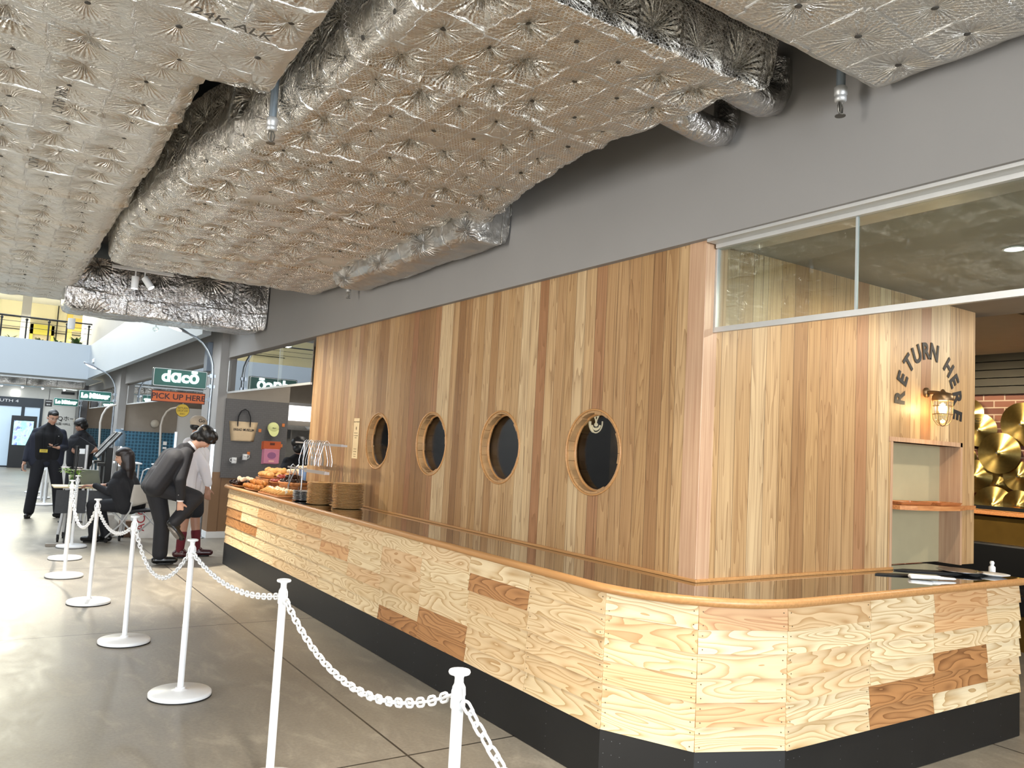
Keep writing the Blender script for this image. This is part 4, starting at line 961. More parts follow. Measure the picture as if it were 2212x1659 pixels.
tag(ob('silicone_mat', MB().prism([(4.62, 2.76), (4.72, 2.76), (4.95, 2.62), (5.12, 2.48), (5.08, 2.44), (4.86, 2.56), (4.66, 2.70)], 0.901, 0.907), M_RUB), 'long black strap lying right of the white napkin', 'strap')
tag(blob('rolled_napkin', [('c', (4.40, 2.53, 0.914), (4.52, 2.43, 0.914), 0.013, 0.011), ('c', (4.38, 2.51, 0.912), (4.47, 2.45, 0.916), 0.011, 0.012), ('c', (4.52, 2.43, 0.912), (4.60, 2.385, 0.910), 0.010, 0.006)], 0.004, simple('white_cloth', 'E8E8E6', 0.9, bump=0.3, bscale=50)), 'white rolled napkin on the dark counter by the niche', 'napkin')
tag(ob('dinner_plate', MB().lathe([(0.06, 0), (0.075, 0.004), (0.125, 0.016), (0.126, 0.019), (0.075, 0.008), (0.001, 0.006)], 40, Matrix.Translation((4.98, 2.56, 0.901))), M_STEEL), 'flat grey metal plate at the right end of the counter', 'plate')
tag(ob('dinner_plate', MB().lathe([(0.04, 0), (0.05, 0.004), (0.085, 0.012), (0.086, 0.015), (0.05, 0.007), (0.001, 0.005)], 36, Matrix.Translation((5.10, 2.42, 0.901))), M_PLAS), 'small white plate by the counter edge at the right end', 'plate')
tag(ob('sauce_bottle', MB().lathe([(0.018, 0), (0.02, 0.005), (0.02, 0.05), (0.009, 0.062), (0.012, 0.066), (0.014, 0.078), (0.009, 0.088)], 16, Matrix.Translation((5.50, 2.62, 0.86))), M_PLAS), 'little white bottle past the plank wall end', 'bottle')
# ------------------------------------------------------------------ restaurant: cymbals, bench
M_CYM = simple('hammered_bronze', 'C9AE68', 0.30, 1.0, var=0.1, vscale=30)
M_CYM.node_tree.nodes['Principled BSDF'].inputs['Anisotropic'].default_value = 0.92
M_CYM.node_tree.nodes['Principled BSDF'].inputs['Anisotropic Rotation'].default_value = 0.25
tg_ = M_CYM.node_tree.nodes.new('ShaderNodeTangent'); tg_.direction_type = 'RADIAL'; tg_.axis = 'X'; M_CYM.node_tree.links.new(tg_.outputs[0], M_CYM.node_tree.nodes['Principled BSDF'].inputs['Tangent'])
CY = [(4.21, 2.11, .15, 0, 'cymbal at the top left, half hidden behind its neighbour'), (4.09, 1.94, .165, .02, 'pale bronze cymbal with an oval stamp, left under the top one'), (3.70, 2.0, .21, .0, 'large shiny cymbal cut by the right frame edge'),
      (3.89, 1.715, .20, .05, 'hammered cymbal with wing nut in the middle of the wall'), (4.13, 1.48, .165, .02, 'silvery cymbal with small mark at left, beside the plank wall'), (3.93, 1.41, .135, 0.0, 'small dark bronze cymbal below the hammered one'),
      (3.72, 1.50, .145, .03, 'gold cymbal at right edge under the large one'), (3.95, 1.20, .19, .04, 'bottom cymbal rising behind the dark rail, centre'), (3.72, 1.22, .15, .05, 'bottom right cymbal with bright highlight'), (4.24, 1.66, .12, 0, 'sliver of a cymbal at the left behind the plank wall end')]
for k, (y, z, r, dx, lb) in enumerate(CY):
    M = Matrix.Translation((8.34-dx, y, z)) @ Euler((0, -PI/2, 0)).to_matrix().to_4x4()
    t = thing('cymbal', lb, 'cymbal', (8.34-dx, y, z), group='cymbals hung on the brick wall')
    Ml = Euler((0, -PI/2, 0)).to_matrix().to_4x4() @ Euler((0.08*math.sin(k*2.1), 0.08*math.cos(k*1.7), 0)).to_matrix().to_4x4()
    prof = [(r, 0), (r*0.75, r*0.03), (r*0.5, r*0.055), (r*0.22, r*0.075), (r*0.18, r*0.11), (r*0.11, r*0.145), (0.006, r*0.155)]
    ob('bronze_disc', MB().lathe(prof, 48, Ml, cap=False), M_CYM, t)
    ob('mounting_bolt', MB().cyl(tuple(Ml @ Vector((0, 0, -0.05))), tuple(Ml @ Vector((0, 0, r*0.25))), 0.008, n=10), M_STEEL, t)
    if k == 1:
        e = faceX(-0.035, 0, 0.09)
        ob('oval_stamp', MB().tube([e @ Vector((0.052*math.cos(2*PI*q/28), 0.026*math.sin(2*PI*q/28), 0)) for q in range(28)], 0.0018, 5, closed=True), M_INK, t)
        text_ob('stamp_text', 'Pearl', 0.034, faceX(-0.037, 0, 0.09), M_INK, t, 0.0005)
M_GOLDP = simple('aged_brass_panel', '8A6A32', 0.35, 0.75, var=0.15, vscale=4)
t = thing('bench_seat', 'black upholstered bench with a brass ledge under the cymbals', 'bench', (8.1, 3.8, 0))
ob('seat_back', MB().box(-0.08, 0.02, -3.0, 3.2, 0.40, 0.86, bev=0.02), simple('black_leather', '0E0E0F', 0.45), t)
ob('seat_cushion', MB().box(-0.55, -0.08, -3.0, 3.2, 0.30, 0.48, bev=0.03), simple('black_leather_seat', '101011', 0.5), t)
ob('brass_panel', MB().box(0.03, 0.12, -3.0, 3.2, 0.84, 1.10), M_GOLDP, t)
ob('wood_ledge', MB().box(-0.02, 0.30, -3.0, 3.2, 1.12, 1.16, bev=0.004), M_SHELF, t)
ob('dark_rail', MB().box(-0.03, 0.0, -3.0, 3.2, 1.17, 1.205), M_BLACK, t)
ob('plinth', MB().box(-0.50, 0.25, -3.0, 3.2, 0.0, 0.30), M_GOLDP, t)
t = thing('ceiling_downlight', 'round lit downlight in the concrete ceiling at right', 'light', (4.11, 1.86, 2.603))
ob('trim_ring', MB().lathe([(0.055, -0.004), (0.045, -0.006), (0.045, 0.0)], 32, cap=False), M_PLAS, t); ob('lens', MB().lathe([(0.043, -0.003), (0.043, -0.001)], 32), M_LAMPW, t)
t = thing('air_grille', 'dark slatted air grille in the beige ceiling at the right edge', 'grille', (6.15, 2.55, 2.70))
ob('grille_frame', MB().box(-0.35, 0.5, -0.30, 0.26, -0.012, -0.004), M_BEIGE, t)
sl = MB()
for k in range(24): sl.box(-0.32, 0.47, -0.27+k*0.022, -0.27+k*0.022+0.012, -0.018, -0.012)
ob('grille_slats', sl, simple('brown_slats', '4A3A2A', 0.5), t)
# ------------------------------------------------------------------ bakery wall goods
t = thing('display_board', 'dark grey tiled display board behind the bakery counter', 'board', (3.40, 12.0, 0.86))
nt = NT('grey_mesh_board'); s_ = nt.sep(nt.coord()); br = nt.n('ShaderNodeTexBrick'); nt.l(nt.comb(s_[0], s_[2], 0), br.inputs['Vector'])
for nm, v in (('Scale', 1), ('Brick Width', 0.06), ('Row Height', 0.03), ('Mortar Size', 0.0016)): br.inputs[nm].default_value = v
br.inputs['Color1'].default_value = hexc('5A5858'); br.inputs['Color2'].default_value = hexc('565454'); br.inputs['Mortar'].default_value = hexc('4A4848')
nt.l(br.outputs[0], nt.b.inputs['Base Color']); nt.b.inputs['Roughness'].default_value = 0.6
ob('board_panel', MB().box(-0.45, 0.475, -0.02, 0.0, 0, 1.15), nt.m, t)
M_CANV = simple('natural_canvas', 'CDB593', 0.9, var=0.06, bump=0.2, bscale=300)
t = thing('tote_bag', 'canvas tote bag printed BREAD MUSEUM hanging on the grey board', 'bag', (3.22, 11.975, 1.40))
vs = []; n = 12
for k in range(n+1):
    u = k/n; w = 0.165+0.045*u; z = 0.285*u; th = 0.03*math.sin(PI*min(1, u+0.12))**0.5+0.004
    vs += [(-w, 0, z), (-w*0.6, -th, z), (0, -th*1.25, z), (w*0.6, -th, z), (w, 0, z)]
fs = [(k*5+i, k*5+i+1, k*5+i+6, k*5+i+5) for k in range(n) for i in range(4)]
fs += [(0, 4, 3, 2, 1), (n*5, n*5+1, n*5+2, n*5+3, n*5+4)]+[(k*5+4, k*5, k*5+5, k*5+9) for k in range(n)]
ob('bag_body', MB().add(vs, fs, True), M_CANV, t)
M_STRAP = simple('navy_strap', '15161C', 0.7)
for y in (-0.036, -0.012):
    ob('handle', MB().tube([(-0.09, y, 0.21), (-0.09, y-0.004, 0.29), (-0.085, y, 0.36), (-0.05, y, 0.44), (0, y, 0.47), (0.05, y, 0.44), (0.085, y, 0.36), (0.09, y-0.004, 0.29), (0.09, y, 0.21)], 0.011, 8, flat=0.4), M_STRAP, t)
text_ob('bag_print', 'BREAD MUSEUM', 0.05, faceY(0, -0.0405, 0.165), M_INK, t, 0.0006, sx=0.82, bold=0.0006)
t = thing('baseball_cap', 'pale yellow baseball cap hanging on the grey board', 'cap', (3.65, 11.97, 1.62))
M_CAP = simple('pale_yellow_cotton', 'D3D796', 0.85, bump=0.1, bscale=200)
ob('crown', blob('c_', [('e', (0, -0.03, 0), (0.088, 0.05, 0.085))], 0.006, M_CAP, None, 2).data, M_CAP, t)
bpy.data.objects.remove([o for o in C.objects if o.name.startswith('c_')][0])
ob('brim', MB().add([( 0.078*math.cos(a), -0.05-0.03*math.sin(-a), -0.02+0.10*math.sin(a)) for a in [PI+PI*k/14 for k in range(15)]]+[(0.078*math.cos(a), -0.058-0.03*math.sin(-a), -0.024+0.105*math.sin(a)) for a in [PI+PI*k/14 for k in range(15)]],
   [(k, k+1, k+16, k+15) for k in range(14)]+[tuple(range(15)), tuple(reversed(range(15, 30)))], False), M_CAP, t)
ob('top_button', MB().sphere((0, -0.075, 0.03), 0.006, 8), M_CAP, t); text_ob('cap_badge', 'daco', 0.03, faceY(0, -0.082, 0.0), M_INK, t, 0.0005)
M_MUG = simple('glazed_white_mug', 'D7D8D8', 0.25)
for (x, z, sgn, lb) in ((3.115, 1.115, -1, 'white mug on the grey board, lower left with its handle to the left'), (3.265, 1.17, 1, 'white mug on the grey board, upper right with its handle to the right')):
    t = thing('mug', lb, 'mug', (x, 11.93, z-0.035), group='mugs on the grey board')
    ob('mug_body', MB().lathe([(0.034, 0), (0.036, 0.003), (0.036, 0.08), (0.033, 0.08), (0.033, 0.006)], 28), M_MUG, t)
    ob('handle', MB().tube([(sgn*0.034, 0, 0.065), (sgn*0.055, 0, 0.068), (sgn*0.062, 0, 0.045), (sgn*0.055, 0, 0.02), (sgn*0.034, 0, 0.018)], 0.005, 8), M_MUG, t)
    text_ob('mug_print', 'daco', 0.022, faceY(0, -0.0365, 0.045), M_INK, t, 0.0003)
    ob('shelf_clip', MB().box(-0.03, 0.03, 0.0, 0.045, -0.006, -0.001), M_PLAS, t)
for (x0, z0, w, h, c, lb) in ((3.53, 1.305, 0.26, 0.115, 'B4532A', 'orange leather pouch hanging on the grey board above the pink one'), (3.545, 1.09, 0.235, 0.215, 'C27C96', 'pink square pouch hanging under the orange one')):
    t = thing('flat_pouch', lb, 'pouch', (x0, 11.965, z0), group='pouches on the grey board'); m_ = simple('pouch_'+c, c, 0.5, var=0.08)
    for q in range(3): ob('pouch', MB().box(0-0.012*q, w-0.012*q, -0.012+0.012*q, 0.0+0.011*q, 0-0.006*q, h-0.004*q, bev=0.004), m_, t)
    if h > 0.2:
        ob('rim', MB().tube([(0.008, -0.013, 0.008), (w-0.008, -0.013, 0.008), (w-0.008, -0.013, h-0.008), (0.008, -0.013, h-0.008)], 0.003, 6, closed=True), simple('pale_pink_rim', 'D9A0A8', 0.5), t)
        ob('emblem', MB().lathe([(0.05, 0), (0.05, 0.001)], 24, Matrix.Translation((w/2, -0.0125, h*0.55)) @ MY @ Matrix.Diagonal((1.3, 1, 1, 1))), simple('mauve_print', '8E5A80', 0.6), t)
        ob('label_patch', MB().box(w/2-0.04, w/2+0.04, -0.0135, -0.012, 0.025, 0.045), simple('pale_patch', 'E8B8A8', 0.6), t)
    else: ob('clasp', MB().box(w/2-0.035, w/2+0.035, -0.014, -0.012, h*0.5, h*0.8), simple('clasp_brown', '5A2A1A', 0.5), t)
for k, (x, z) in enumerate(((3.465, 1.57), (3.81, 1.67), (3.325, 1.225), (3.80, 1.36))):
    tag(ob('price_tag', MB().box(x-0.02, x+0.02, 11.972, 11.978, z-0.024, z+0.024), simple('orange_tag_%d' % k, 'C8743A', 0.6)),
        ['small orange price tag right of the tote bag', 'small orange price tag right of the yellow cap', 'small orange price tag above the mugs', 'small orange price tag beside the orange pouch'][k], 'tag')
# kitchen beyond the board
t = thing('menu_lightbox', 'bright white menu board with faint lettering in the kitchen', 'menu board', (4.95, 13.5, 1.90))
ob('lightbox', MB().box(-0.60, 0.6, 0, 0.05, -0.12, 0.14), simple('lit_menu_panel', 'FFFFFF', 0.4, emit=(1, 0.99, 0.95, 1), es=1.6), t); ob('lightbox_frame', MB().box(-0.62, 0.62, 0.0, 0.06, 0.14, 0.19), M_STEEL, t)
text_ob('menu_text', 'COFFEE', 0.05, faceY(-0.42, -0.003, 0.06), simple('pale_grey_ink', '9A9A98', 0.6), t, 0.0005)
text_ob('menu_text', 'TEA MILK', 0.03, faceY(-0.45, -0.003, -0.03), bpy.data.materials['pale_grey_ink'], t, 0.0005)
t = thing('kitchen_shelf', 'steel kitchen shelf with bowls under the menu board', 'shelf', (4.9, 13.4, 1.62))
ob('shelf_board', MB().box(-0.6, 0.6, -0.14, 0.14, 0, 0.02), M_STEEL, t); ob('shelf_bracket', MB().box(-0.5, -0.48, 0, 0.14, -0.15, 0), M_STEEL, t)
tag(ob('kitchen_bowl', MB().lathe([(0.04, 0), (0.08, 0.05), (0.076, 0.05), (0.036, 0.004)], 24, Matrix.Translation((4.72, 13.4, 1.641))), M_PLAS), 'white bowl on the kitchen shelf', 'bowl')
t = thing('kitchen_counter', 'stainless kitchen unit behind the staff member', 'kitchen unit', (4.7, 12.9, 0))
ob('cabinet', MB().box(-0.7, 1.2, -0.3, 0.6, 0.02, 1.02, bev=0.01), M_STEEL, t)
for x in (-0.35, 0.25): ob('cabinet_door', MB().box(x-0.27, x+0.27, -0.318, -0.302, 0.1, 0.92, bev=0.005), simple('steel_door', '9A9EA2', 0.3, 0.8), t)
ob('upper_tiles', MB().box(-0.9, 1.2, 0.66, 0.695, 1.05, 1.7), simple('grey_kitchen_tiles', '8A8883', 0.4, var=0.1, vscale=14), t)
tag(ob('fire_shutter_box', MB().box(5.35, 5.75, 11.2, 11.4, 2.55, 3.098, bev=0.02), simple('red_enamel', 'B0282A', 0.4)), 'red metal box seen through the bakery glass curtain', 'box')
# ------------------------------------------------------------------ plates and trays on the counter
ZT = 0.901
def plate_mesh(r, m, th=0.0125):
    me = MB().lathe([(r*0.62, 0), (r*0.72, 0.001), (r*0.98, th*0.75), (r, th*0.95), (r*0.97, th), (r*0.72, th*0.42), (r*0.60, th*0.36), (0.001, th*0.36)], 40).mesh('wooden_plate'); me.materials.append(m); return me
M_OAK = m_trimwood('oval_plate_wood', 'A67C4C', 'D0A870', 0)
ORD = 'first second third fourth fifth sixth seventh eighth ninth tenth eleventh twelfth thirteenth fourteenth fifteenth sixteenth seventeenth eighteenth nineteenth'.split()
def stack(name, me, x, y, n, pitch, lab, cat, group, sx=1.0, jit=0.003):
    for k in range(n):
        o = bpy.data.objects.new(name, me); C.objects.link(o); o.location = (x+random.uniform(-jit, jit), y+random.uniform(-jit, jit), ZT+k*pitch); o.rotation_euler = (0, 0, random.uniform(-0.06, 0.06)); o.scale = (1, sx, 1)
        tag(o, '%s, %s' % (lab, 'topmost of the stack' if k == n-1 else (ORD[k]+' from the bottom' if k else 'lowest of the stack')), cat, group)
pm = plate_mesh(0.118, M_OAK)
stack('wooden_plate', pm, 2.655, 7.13, 17, 0.0117, 'round wooden plate in the left plate stack', 'plate', 'wooden plates in the left stack')
pm2 = plate_mesh(0.135, M_OAK)
stack('wooden_plate', pm2, 2.765, 6.72, 18, 0.0122, 'round wooden plate in the right plate stack', 'plate', 'wooden plates in the right stack')
sm = MB().lathe([(0.085, 0), (0.118, 0.012), (0.122, 0.013), (0.118, 0.015), (0.085, 0.004), (0.001, 0.004)], 36).mesh('steel_plate'); sm.materials.append(M_STEEL)
stack('steel_plate', sm, 2.66, 7.52, 7, 0.013, 'shiny steel plate in the stack left of the wooden plates', 'plate', 'steel plates')
# ------------------------------------------------------------------ tongs stand
t = thing('tongs_stand', 'steel stand with two horizontal bars beside the plank wall', 'stand', (2.75, 7.92, ZT))
ob('stand_base', MB().lathe([(0.075, 0), (0.075, 0.008), (0.05, 0.012), (0.012, 0.02)], 28), M_STEEL, t)
ob('stand_pole', MB().cyl((0, 0, 0.01), (0, 0, 0.56), 0.008, n=12), M_STEEL, t)
ob('upper_bar', MB().box(-0.008, 0.008, -1.02, 0.26, 0.542, 0.556).box(-0.03, 0.03, -1.06, -0.62, 0.534, 0.552), simple('satin_steel_bar', 'BDB6B2', 0.4, 0.7), t)
ob('lower_bar', MB().box(-0.008, 0.008, -0.65, 0.45, 0.278, 0.292).box(-0.025, 0.025, -0.68, -0.12, 0.262, 0.288), bpy.data.materials['satin_steel_bar'], t)
def tongs_mesh():
    mb = MB()
    for sg in (-1, 1):
        pts = [(0, 0, 0.02), (sg*0.022, 0, 0.0), (sg*0.034, 0, -0.05), (sg*0.052, 0, -0.12), (sg*0.064, 0, -0.18), (sg*0.060, 0, -0.225)]
        vs = []; 
        for k, (x, y, z) in enumerate(pts):
            w = (0.006, 0.009, 0.008, 0.007, 0.010, 0.013)[k]; vs += [(x-0.0012, -w, z), (x+0.0012, -w, z), (x+0.0012, w, z), (x-0.0012, w, z)]
        fs = [(0, 1, 2, 3), (20, 23, 22, 21)]
        for k in range(5):
            for i in range(4): j = (i+1) % 4; fs.append((k*4+i, k*4+j, k*4+4+j, k*4+4+i))
        mb.add(vs, fs)
    me = mb.mesh('bread_tongs'); me.materials.append(M_STEEL); return me
TM = tongs_mesh()
for k in range(10):
    o = bpy.data.objects.new('bread_tongs', TM); C.objects.link(o); o.location = (2.75, 7.30+k*0.062, ZT+0.562); o.rotation_euler = (random.uniform(-0.12, 0.12), 0, random.uniform(-0.25, 0.25))
    tag(o, 'steel bread tongs straddling the upper bar, %s from the corner end' % ORD[k] if 0 < k < 9 else ('steel bread tongs on the upper bar, last one toward the corner' if k == 0 else 'steel bread tongs on the upper bar, nearest the staff member'), 'tongs', 'bread tongs on the upper bar')
for k, (y, rx) in enumerate(((8.05, 0.3), (8.22, -0.2))):
    o = bpy.data.objects.new('bread_tongs', TM); C.objects.link(o); o.location = (2.75, y, ZT+0.30); o.rotation_euler = (rx, 0, 0.2); o.scale = (1, 1, 1.1)
    tag(o, 'steel bread tongs straddling the lower bar, nearer the pole' if k == 0 else 'steel bread tongs straddling the lower bar at its far end', 'tongs', 'bread tongs on the lower bar')
# ------------------------------------------------------------------ breads
M_CRUST = simple('golden_crust', 'B9762F', 0.5, var=0.35, vscale=18, bump=0.4, bscale=60); M_CRUST2 = simple('pale_crust', 'D9A45E', 0.55, var=0.3, vscale=16, bump=0.4, bscale=60)
M_CHOC = simple('chocolate_glaze', '2E170C', 0.3, var=0.4, vscale=14, bump=0.3, bscale=40); M_SUG = simple('sugar_dusted', 'E3CDB0', 0.7, var=0.2, vscale=20, bump=0.4, bscale=50)
M_CREAM = simple('whipped_cream', 'F1E7D0', 0.5, var=0.05, bump=0.2, bscale=50); M_BERRY = simple('berry_filling', '8E3A2A', 0.35, var=0.4, vscale=22, bump=0.4, bscale=50)
def bread_mesh(kind):
    if kind == 'bun': P = [('e', (0, 0, 0.028), (0.048, 0.044, 0.03)), ('e', (0.012, 0.01, 0.04), (0.03, 0.028, 0.024))]; m = M_CRUST2
    elif kind == 'twist': P = [('e', (0.03*math.cos(a), 0.03*math.sin(a), 0.025+0.006*(k % 2)), (0.024, 0.02, 0.024), (0, 0, a)) for k, a in enumerate([i*PI/3 for i in range(6)])]+[('e', (0, 0, 0.03), (0.02, 0.02, 0.022))]; m = M_CRUST
    elif kind == 'choc': P = [('c', (-0.045, 0, 0.026), (0.045, 0.01, 0.026), 0.024, 0.02), ('e', (0.0, 0.005, 0.04), (0.03, 0.02, 0.016))]; m = M_CHOC
    elif kind == 'log': P = [('c', (-0.07, 0, 0.028), (0.07, 0.0, 0.028), 0.026, 0.024), ('e', (0.02, 0, 0.04), (0.04, 0.018, 0.016)), ('e', (-0.04, 0, 0.04), (0.03, 0.018, 0.016))]; m = M_SUG
    elif kind == 'danish': P = [('e', (0, 0, 0.018), (0.065, 0.058, 0.018)), ('e', (0.03, 0.02, 0.03), (0.02, 0.02, 0.012)), ('e', (-0.03, 0.01, 0.03), (0.022, 0.018, 0.012)), ('e', (0, -0.03, 0.03), (0.025, 0.015, 0.012))]; m = M_BERRY
    elif kind == 'cornet': P = [('c', (-0.05, 0, 0.012), (0.035, 0, 0.028), 0.008, 0.026), ('e', (0.045, 0, 0.032), (0.018, 0.026, 0.026))]; m = M_CREAM
    o = blob(kind, P, 0.005, m, None, 1); me = o.data; bpy.data.objects.remove(o); me.name = kind+'_bread'
    if kind == 'cornet':
        me.materials.append(M_CRUST2)
        for p_ in me.polygons: p_.material_index = 1 if p_.center.x < 0.022 else 0
    return me
BK = {k: bread_mesh(k) for k in ('bun', 'twist', 'choc', 'log', 'danish', 'cornet')}
def board(x, y, z, w, d, lb, r=0.0, h=0.02, round_=True):
    if round_: mb = MB().lathe([(w*0.42, 0), (w*0.48, h*0.5), (w*0.5, h), (w*0.485, h), (w*0.44, h*0.35), (0.001, h*0.3)], 36, Matrix.Diagonal((1, d/w, 1, 1)))
    else: mb = MB().box(-w/2, w/2, -d/2, d/2, 0, h, bev=0.004)
    o = ob('serving_board', mb, M_SHELF); o.location = (x, y, z); o.rotation_euler = (0, 0, r); tag(o, lb, 'board'); return o
def breads(kind, x, y, z, nx, ny, dx, dy, lb, grp, rz=0.0, jit=0.006, layers=1, rrot=0.5):
    for l in range(layers):
        for i in range(nx-(l > 0)):
            for j in range(ny-(l > 0)):
                o = bpy.data.objects.new('pastry', BK[kind]); C.objects.link(o)
                o.location = (x+(i-(nx-1)/2+0.5*(l > 0))*dx+random.uniform(-jit, jit), y+(j-(ny-1)/2+0.5*(l > 0))*dy+random.uniform(-jit, jit), z+l*0.045)
                o.rotation_euler = (random.uniform(-0.08, 0.08)+(0.2 if l else 0), 0, rz+random.uniform(-rrot, rrot)); s = random.uniform(0.92, 1.08); o.scale = (s, s, s)
                side = (('at the aisle side', 'at the wall side') if nx == 2 else ('at the aisle side', 'in the middle row', 'at the wall side'))[i] if layers == 1 or l == 0 else ('at the aisle side', 'at the wall side')[i] if nx-1 > 1 else 'heaped on top'
                tag(o, '%s%s, %s, %s from near end' % ('' if layers == 1 else ('upper ' if l else 'lower '), lb, side.replace('at the ', '').replace('in the ', ''), ORD[j]), 'bread', grp)
def riser(x, y, w, d, h, lb): return tag(ob('display_riser', MB().box(x-w/2, x+w/2, y-d/2, y+d/2, ZT, ZT+h, bev=0.003), M_SHELF), lb, 'stand')
board(2.60, 9.45, ZT, 0.26, 0.44, 'dark board of glazed loaves at the far tip of the counter'); breads('choc', 2.60, 9.52, ZT+0.012, 2, 3, 0.10, 0.10, 'dark glazed loaf at the counter tip', 'dark loaves at the counter tip'); breads('log', 2.62, 9.48, ZT+0.056, 2, 2, 0.09, 0.13, 'sugared loaf over the dark loaves', 'dusted loaves at the counter tip', rz=1.2)
board(2.60, 8.88, ZT, 0.25, 0.62, 'front board of golden rolls along the counter edge'); breads('twist', 2.60, 8.88, ZT+0.012, 2, 5, 0.105, 0.115, 'golden roll on the front board', 'twisted rolls on the front board', layers=2)
riser(2.92, 9.35, 0.30, 0.5, 0.11, 'wooden riser under the far round tray'); board(2.92, 9.35, ZT+0.112, 0.36, 0.56, 'far raised wooden tray of buns'); breads('bun', 2.92, 9.35, ZT+0.124, 3, 4, 0.10, 0.11, 'pale bun on the far raised tray', 'buns on the far raised tray', layers=2)
riser(2.83, 8.78, 0.16, 0.2, 0.08, 'wooden riser under the berry pastry dish'); board(2.83, 8.78, ZT+0.082, 0.27, 0.33, 'raised round dish of berry pastries'); breads('danish', 2.83, 8.78, ZT+0.094, 2, 2, 0.11, 0.12, 'red pastry on the raised round dish', 'berry pastries', layers=2)
riser(3.10, 8.85, 0.22, 0.5, 0.17, 'tallest wooden riser behind the berry pastries'); board(3.10, 8.85, ZT+0.172, 0.32, 0.55, 'highest wooden tray of sugar loaves'); breads('log', 3.10, 8.85, ZT+0.184, 2, 4, 0.13, 0.11, 'sugared loaf on the highest tray', 'loaves on the highest tray', layers=2, rz=0.3)
riser(2.80, 8.32, 0.2, 0.3, 0.09, 'wooden riser under the chocolate bowl'); board(2.80, 8.32, ZT+0.092, 0.30, 0.46, 'wooden bowl tray of chocolate pastries beside the tongs stand', h=0.04); breads('choc', 2.80, 8.32, ZT+0.108, 2, 3, 0.10, 0.10, 'chocolate pastry in the wooden bowl tray', 'chocolate pastries', layers=2)
board(2.585, 8.16, ZT, 0.20, 0.66, 'flat board of cream cornets at the counter edge', round_=False, h=0.014); breads('cornet', 2.585, 8.16, ZT+0.016, 2, 8, 0.085, 0.078, 'white cream cornet on flat board', 'cream cornets', rz=0.2, rrot=0.15)
tag(ob('blue_card', MB().box(2.93, 3.05, 8.42, 8.424, ZT+0.16, ZT+0.26).box(2.93, 3.05, 8.42, 8.47, ZT+0.001, ZT+0.005) if False else MB().box(2.90, 3.06, 8.46, 8.466, ZT+0.001, ZT+0.27), simple('pale_blue_card', '8FB2E0', 0.5)), 'pale blue card standing behind the chocolate pastries', 'card')
# ------------------------------------------------------------------ people
M_SKIN = simple('skin', 'BE937C', 0.55, var=0.05, vscale=10); M_SKIN2 = simple('tan_skin', 'A67C66', 0.55, var=0.05)
M_HAIR = simple('black_hair', '0D0B0B', 0.4, var=0.3, vscale=60, bump=0.4, bscale=150); M_HAIRB = simple('dark_brown_hair', '1F1413', 0.4, var=0.3, vscale=60, bump=0.4, bscale=150)
M_SUIT = simple('black_suit_cloth', '14151B', 0.8, bump=0.15, bscale=40, var=0.1); M_NAVY = simple('navy_jacket_cloth', '171C2C', 0.8, bump=0.15, bscale=40)
M_SHOE = simple('black_leather_shoe', '0C0C0D', 0.3); M_SHIRT = simple('white_shirt_cloth', 'DAD8DC', 0.85, bump=0.3, bscale=16); M_EYE = simple('dark_eye', '0A0808', 0.2); M_LIP = simple('lip', '9A5A4C', 0.5)
def V3(*a): return Vector(a)
def hand(w, d, n, side=1, curl=0.4):
    w = Vector(w); d = Vector(d).normalized(); n = Vector(n); n = (n-d*n.dot(d)).normalized(); s = d.cross(n)
    P = []
    for o in (-0.026, -0.009, 0.009, 0.026): P.append(('c', w+s*o*0.6, w+d*0.082+s*o, 0.0155, 0.0125))
    for o, L, k in ((-0.030, 0.058, 1.15), (-0.010, 0.072, 1.0), (0.010, 0.078, 0.95), (0.030, 0.070, 0.9)):
        b = w+d*0.088+s*o; c = curl*k; d1 = d*math.cos(c)+n*math.sin(c); d2 = d*math.cos(2.1*c)+n*math.sin(2.1*c); d3 = d*math.cos(2.9*c)+n*math.sin(2.9*c)
        p1 = b+d1*L*0.45; p2 = p1+d2*L*0.32; p3 = p2+d3*L*0.24
        P += [('c', b, p1, 0.0092, 0.0085), ('c', p1, p2, 0.0085, 0.0078), ('c', p2, p3, 0.0078, 0.0068)]
    tb = w+d*0.02+s*side*0.022; td = (s*side*0.75+d*0.65+n*0.35).normalized(); t1 = tb+td*0.045; t2 = t1+(td*0.6+d*0.5+n*0.4).normalized()*0.03
    P += [('c', tb, t1, 0.013, 0.0105), ('c', t1, t2, 0.0105, 0.0085)]
    return P
def head(c, yaw, pitch, roll=0):
    """face looks along local -Y; yaw turns it about z, pitch bows it down"""
    M = Matrix.Translation(c) @ Euler((0, 0, yaw)).to_matrix().to_4x4() @ Euler((pitch, roll, 0)).to_matrix().to_4x4(); R = M.to_euler()
    def e(x, y, z, r): return ('e', M @ Vector((x, y, z)), r, R)
    P = [e(0, 0.008, 0.03, (0.074, 0.092, 0.085)), e(0, -0.018, -0.03, (0.060, 0.068, 0.075)), e(0, -0.050, -0.082, (0.030, 0.026, 0.024)),
         e(0, -0.090, -0.018, (0.011, 0.018, 0.020)), e(0, -0.083, 0.002, (0.008, 0.010, 0.024)), e(0.026, -0.07, -0.022, (0.02, 0.014, 0.018)), e(-0.026, -0.07, -0.022, (0.02, 0.014, 0.018)), e(0, -0.078, -0.052, (0.022, 0.012, 0.010)),
         e(0.028, -0.075, 0.026, (0.02, 0.010, 0.007)), e(-0.028, -0.075, 0.026, (0.02, 0.010, 0.007)),
         e(0.074, 0.012, -0.012, (0.010, 0.018, 0.030)), e(-0.074, 0.012, -0.012, (0.010, 0.018, 0.030))]
    return P, M
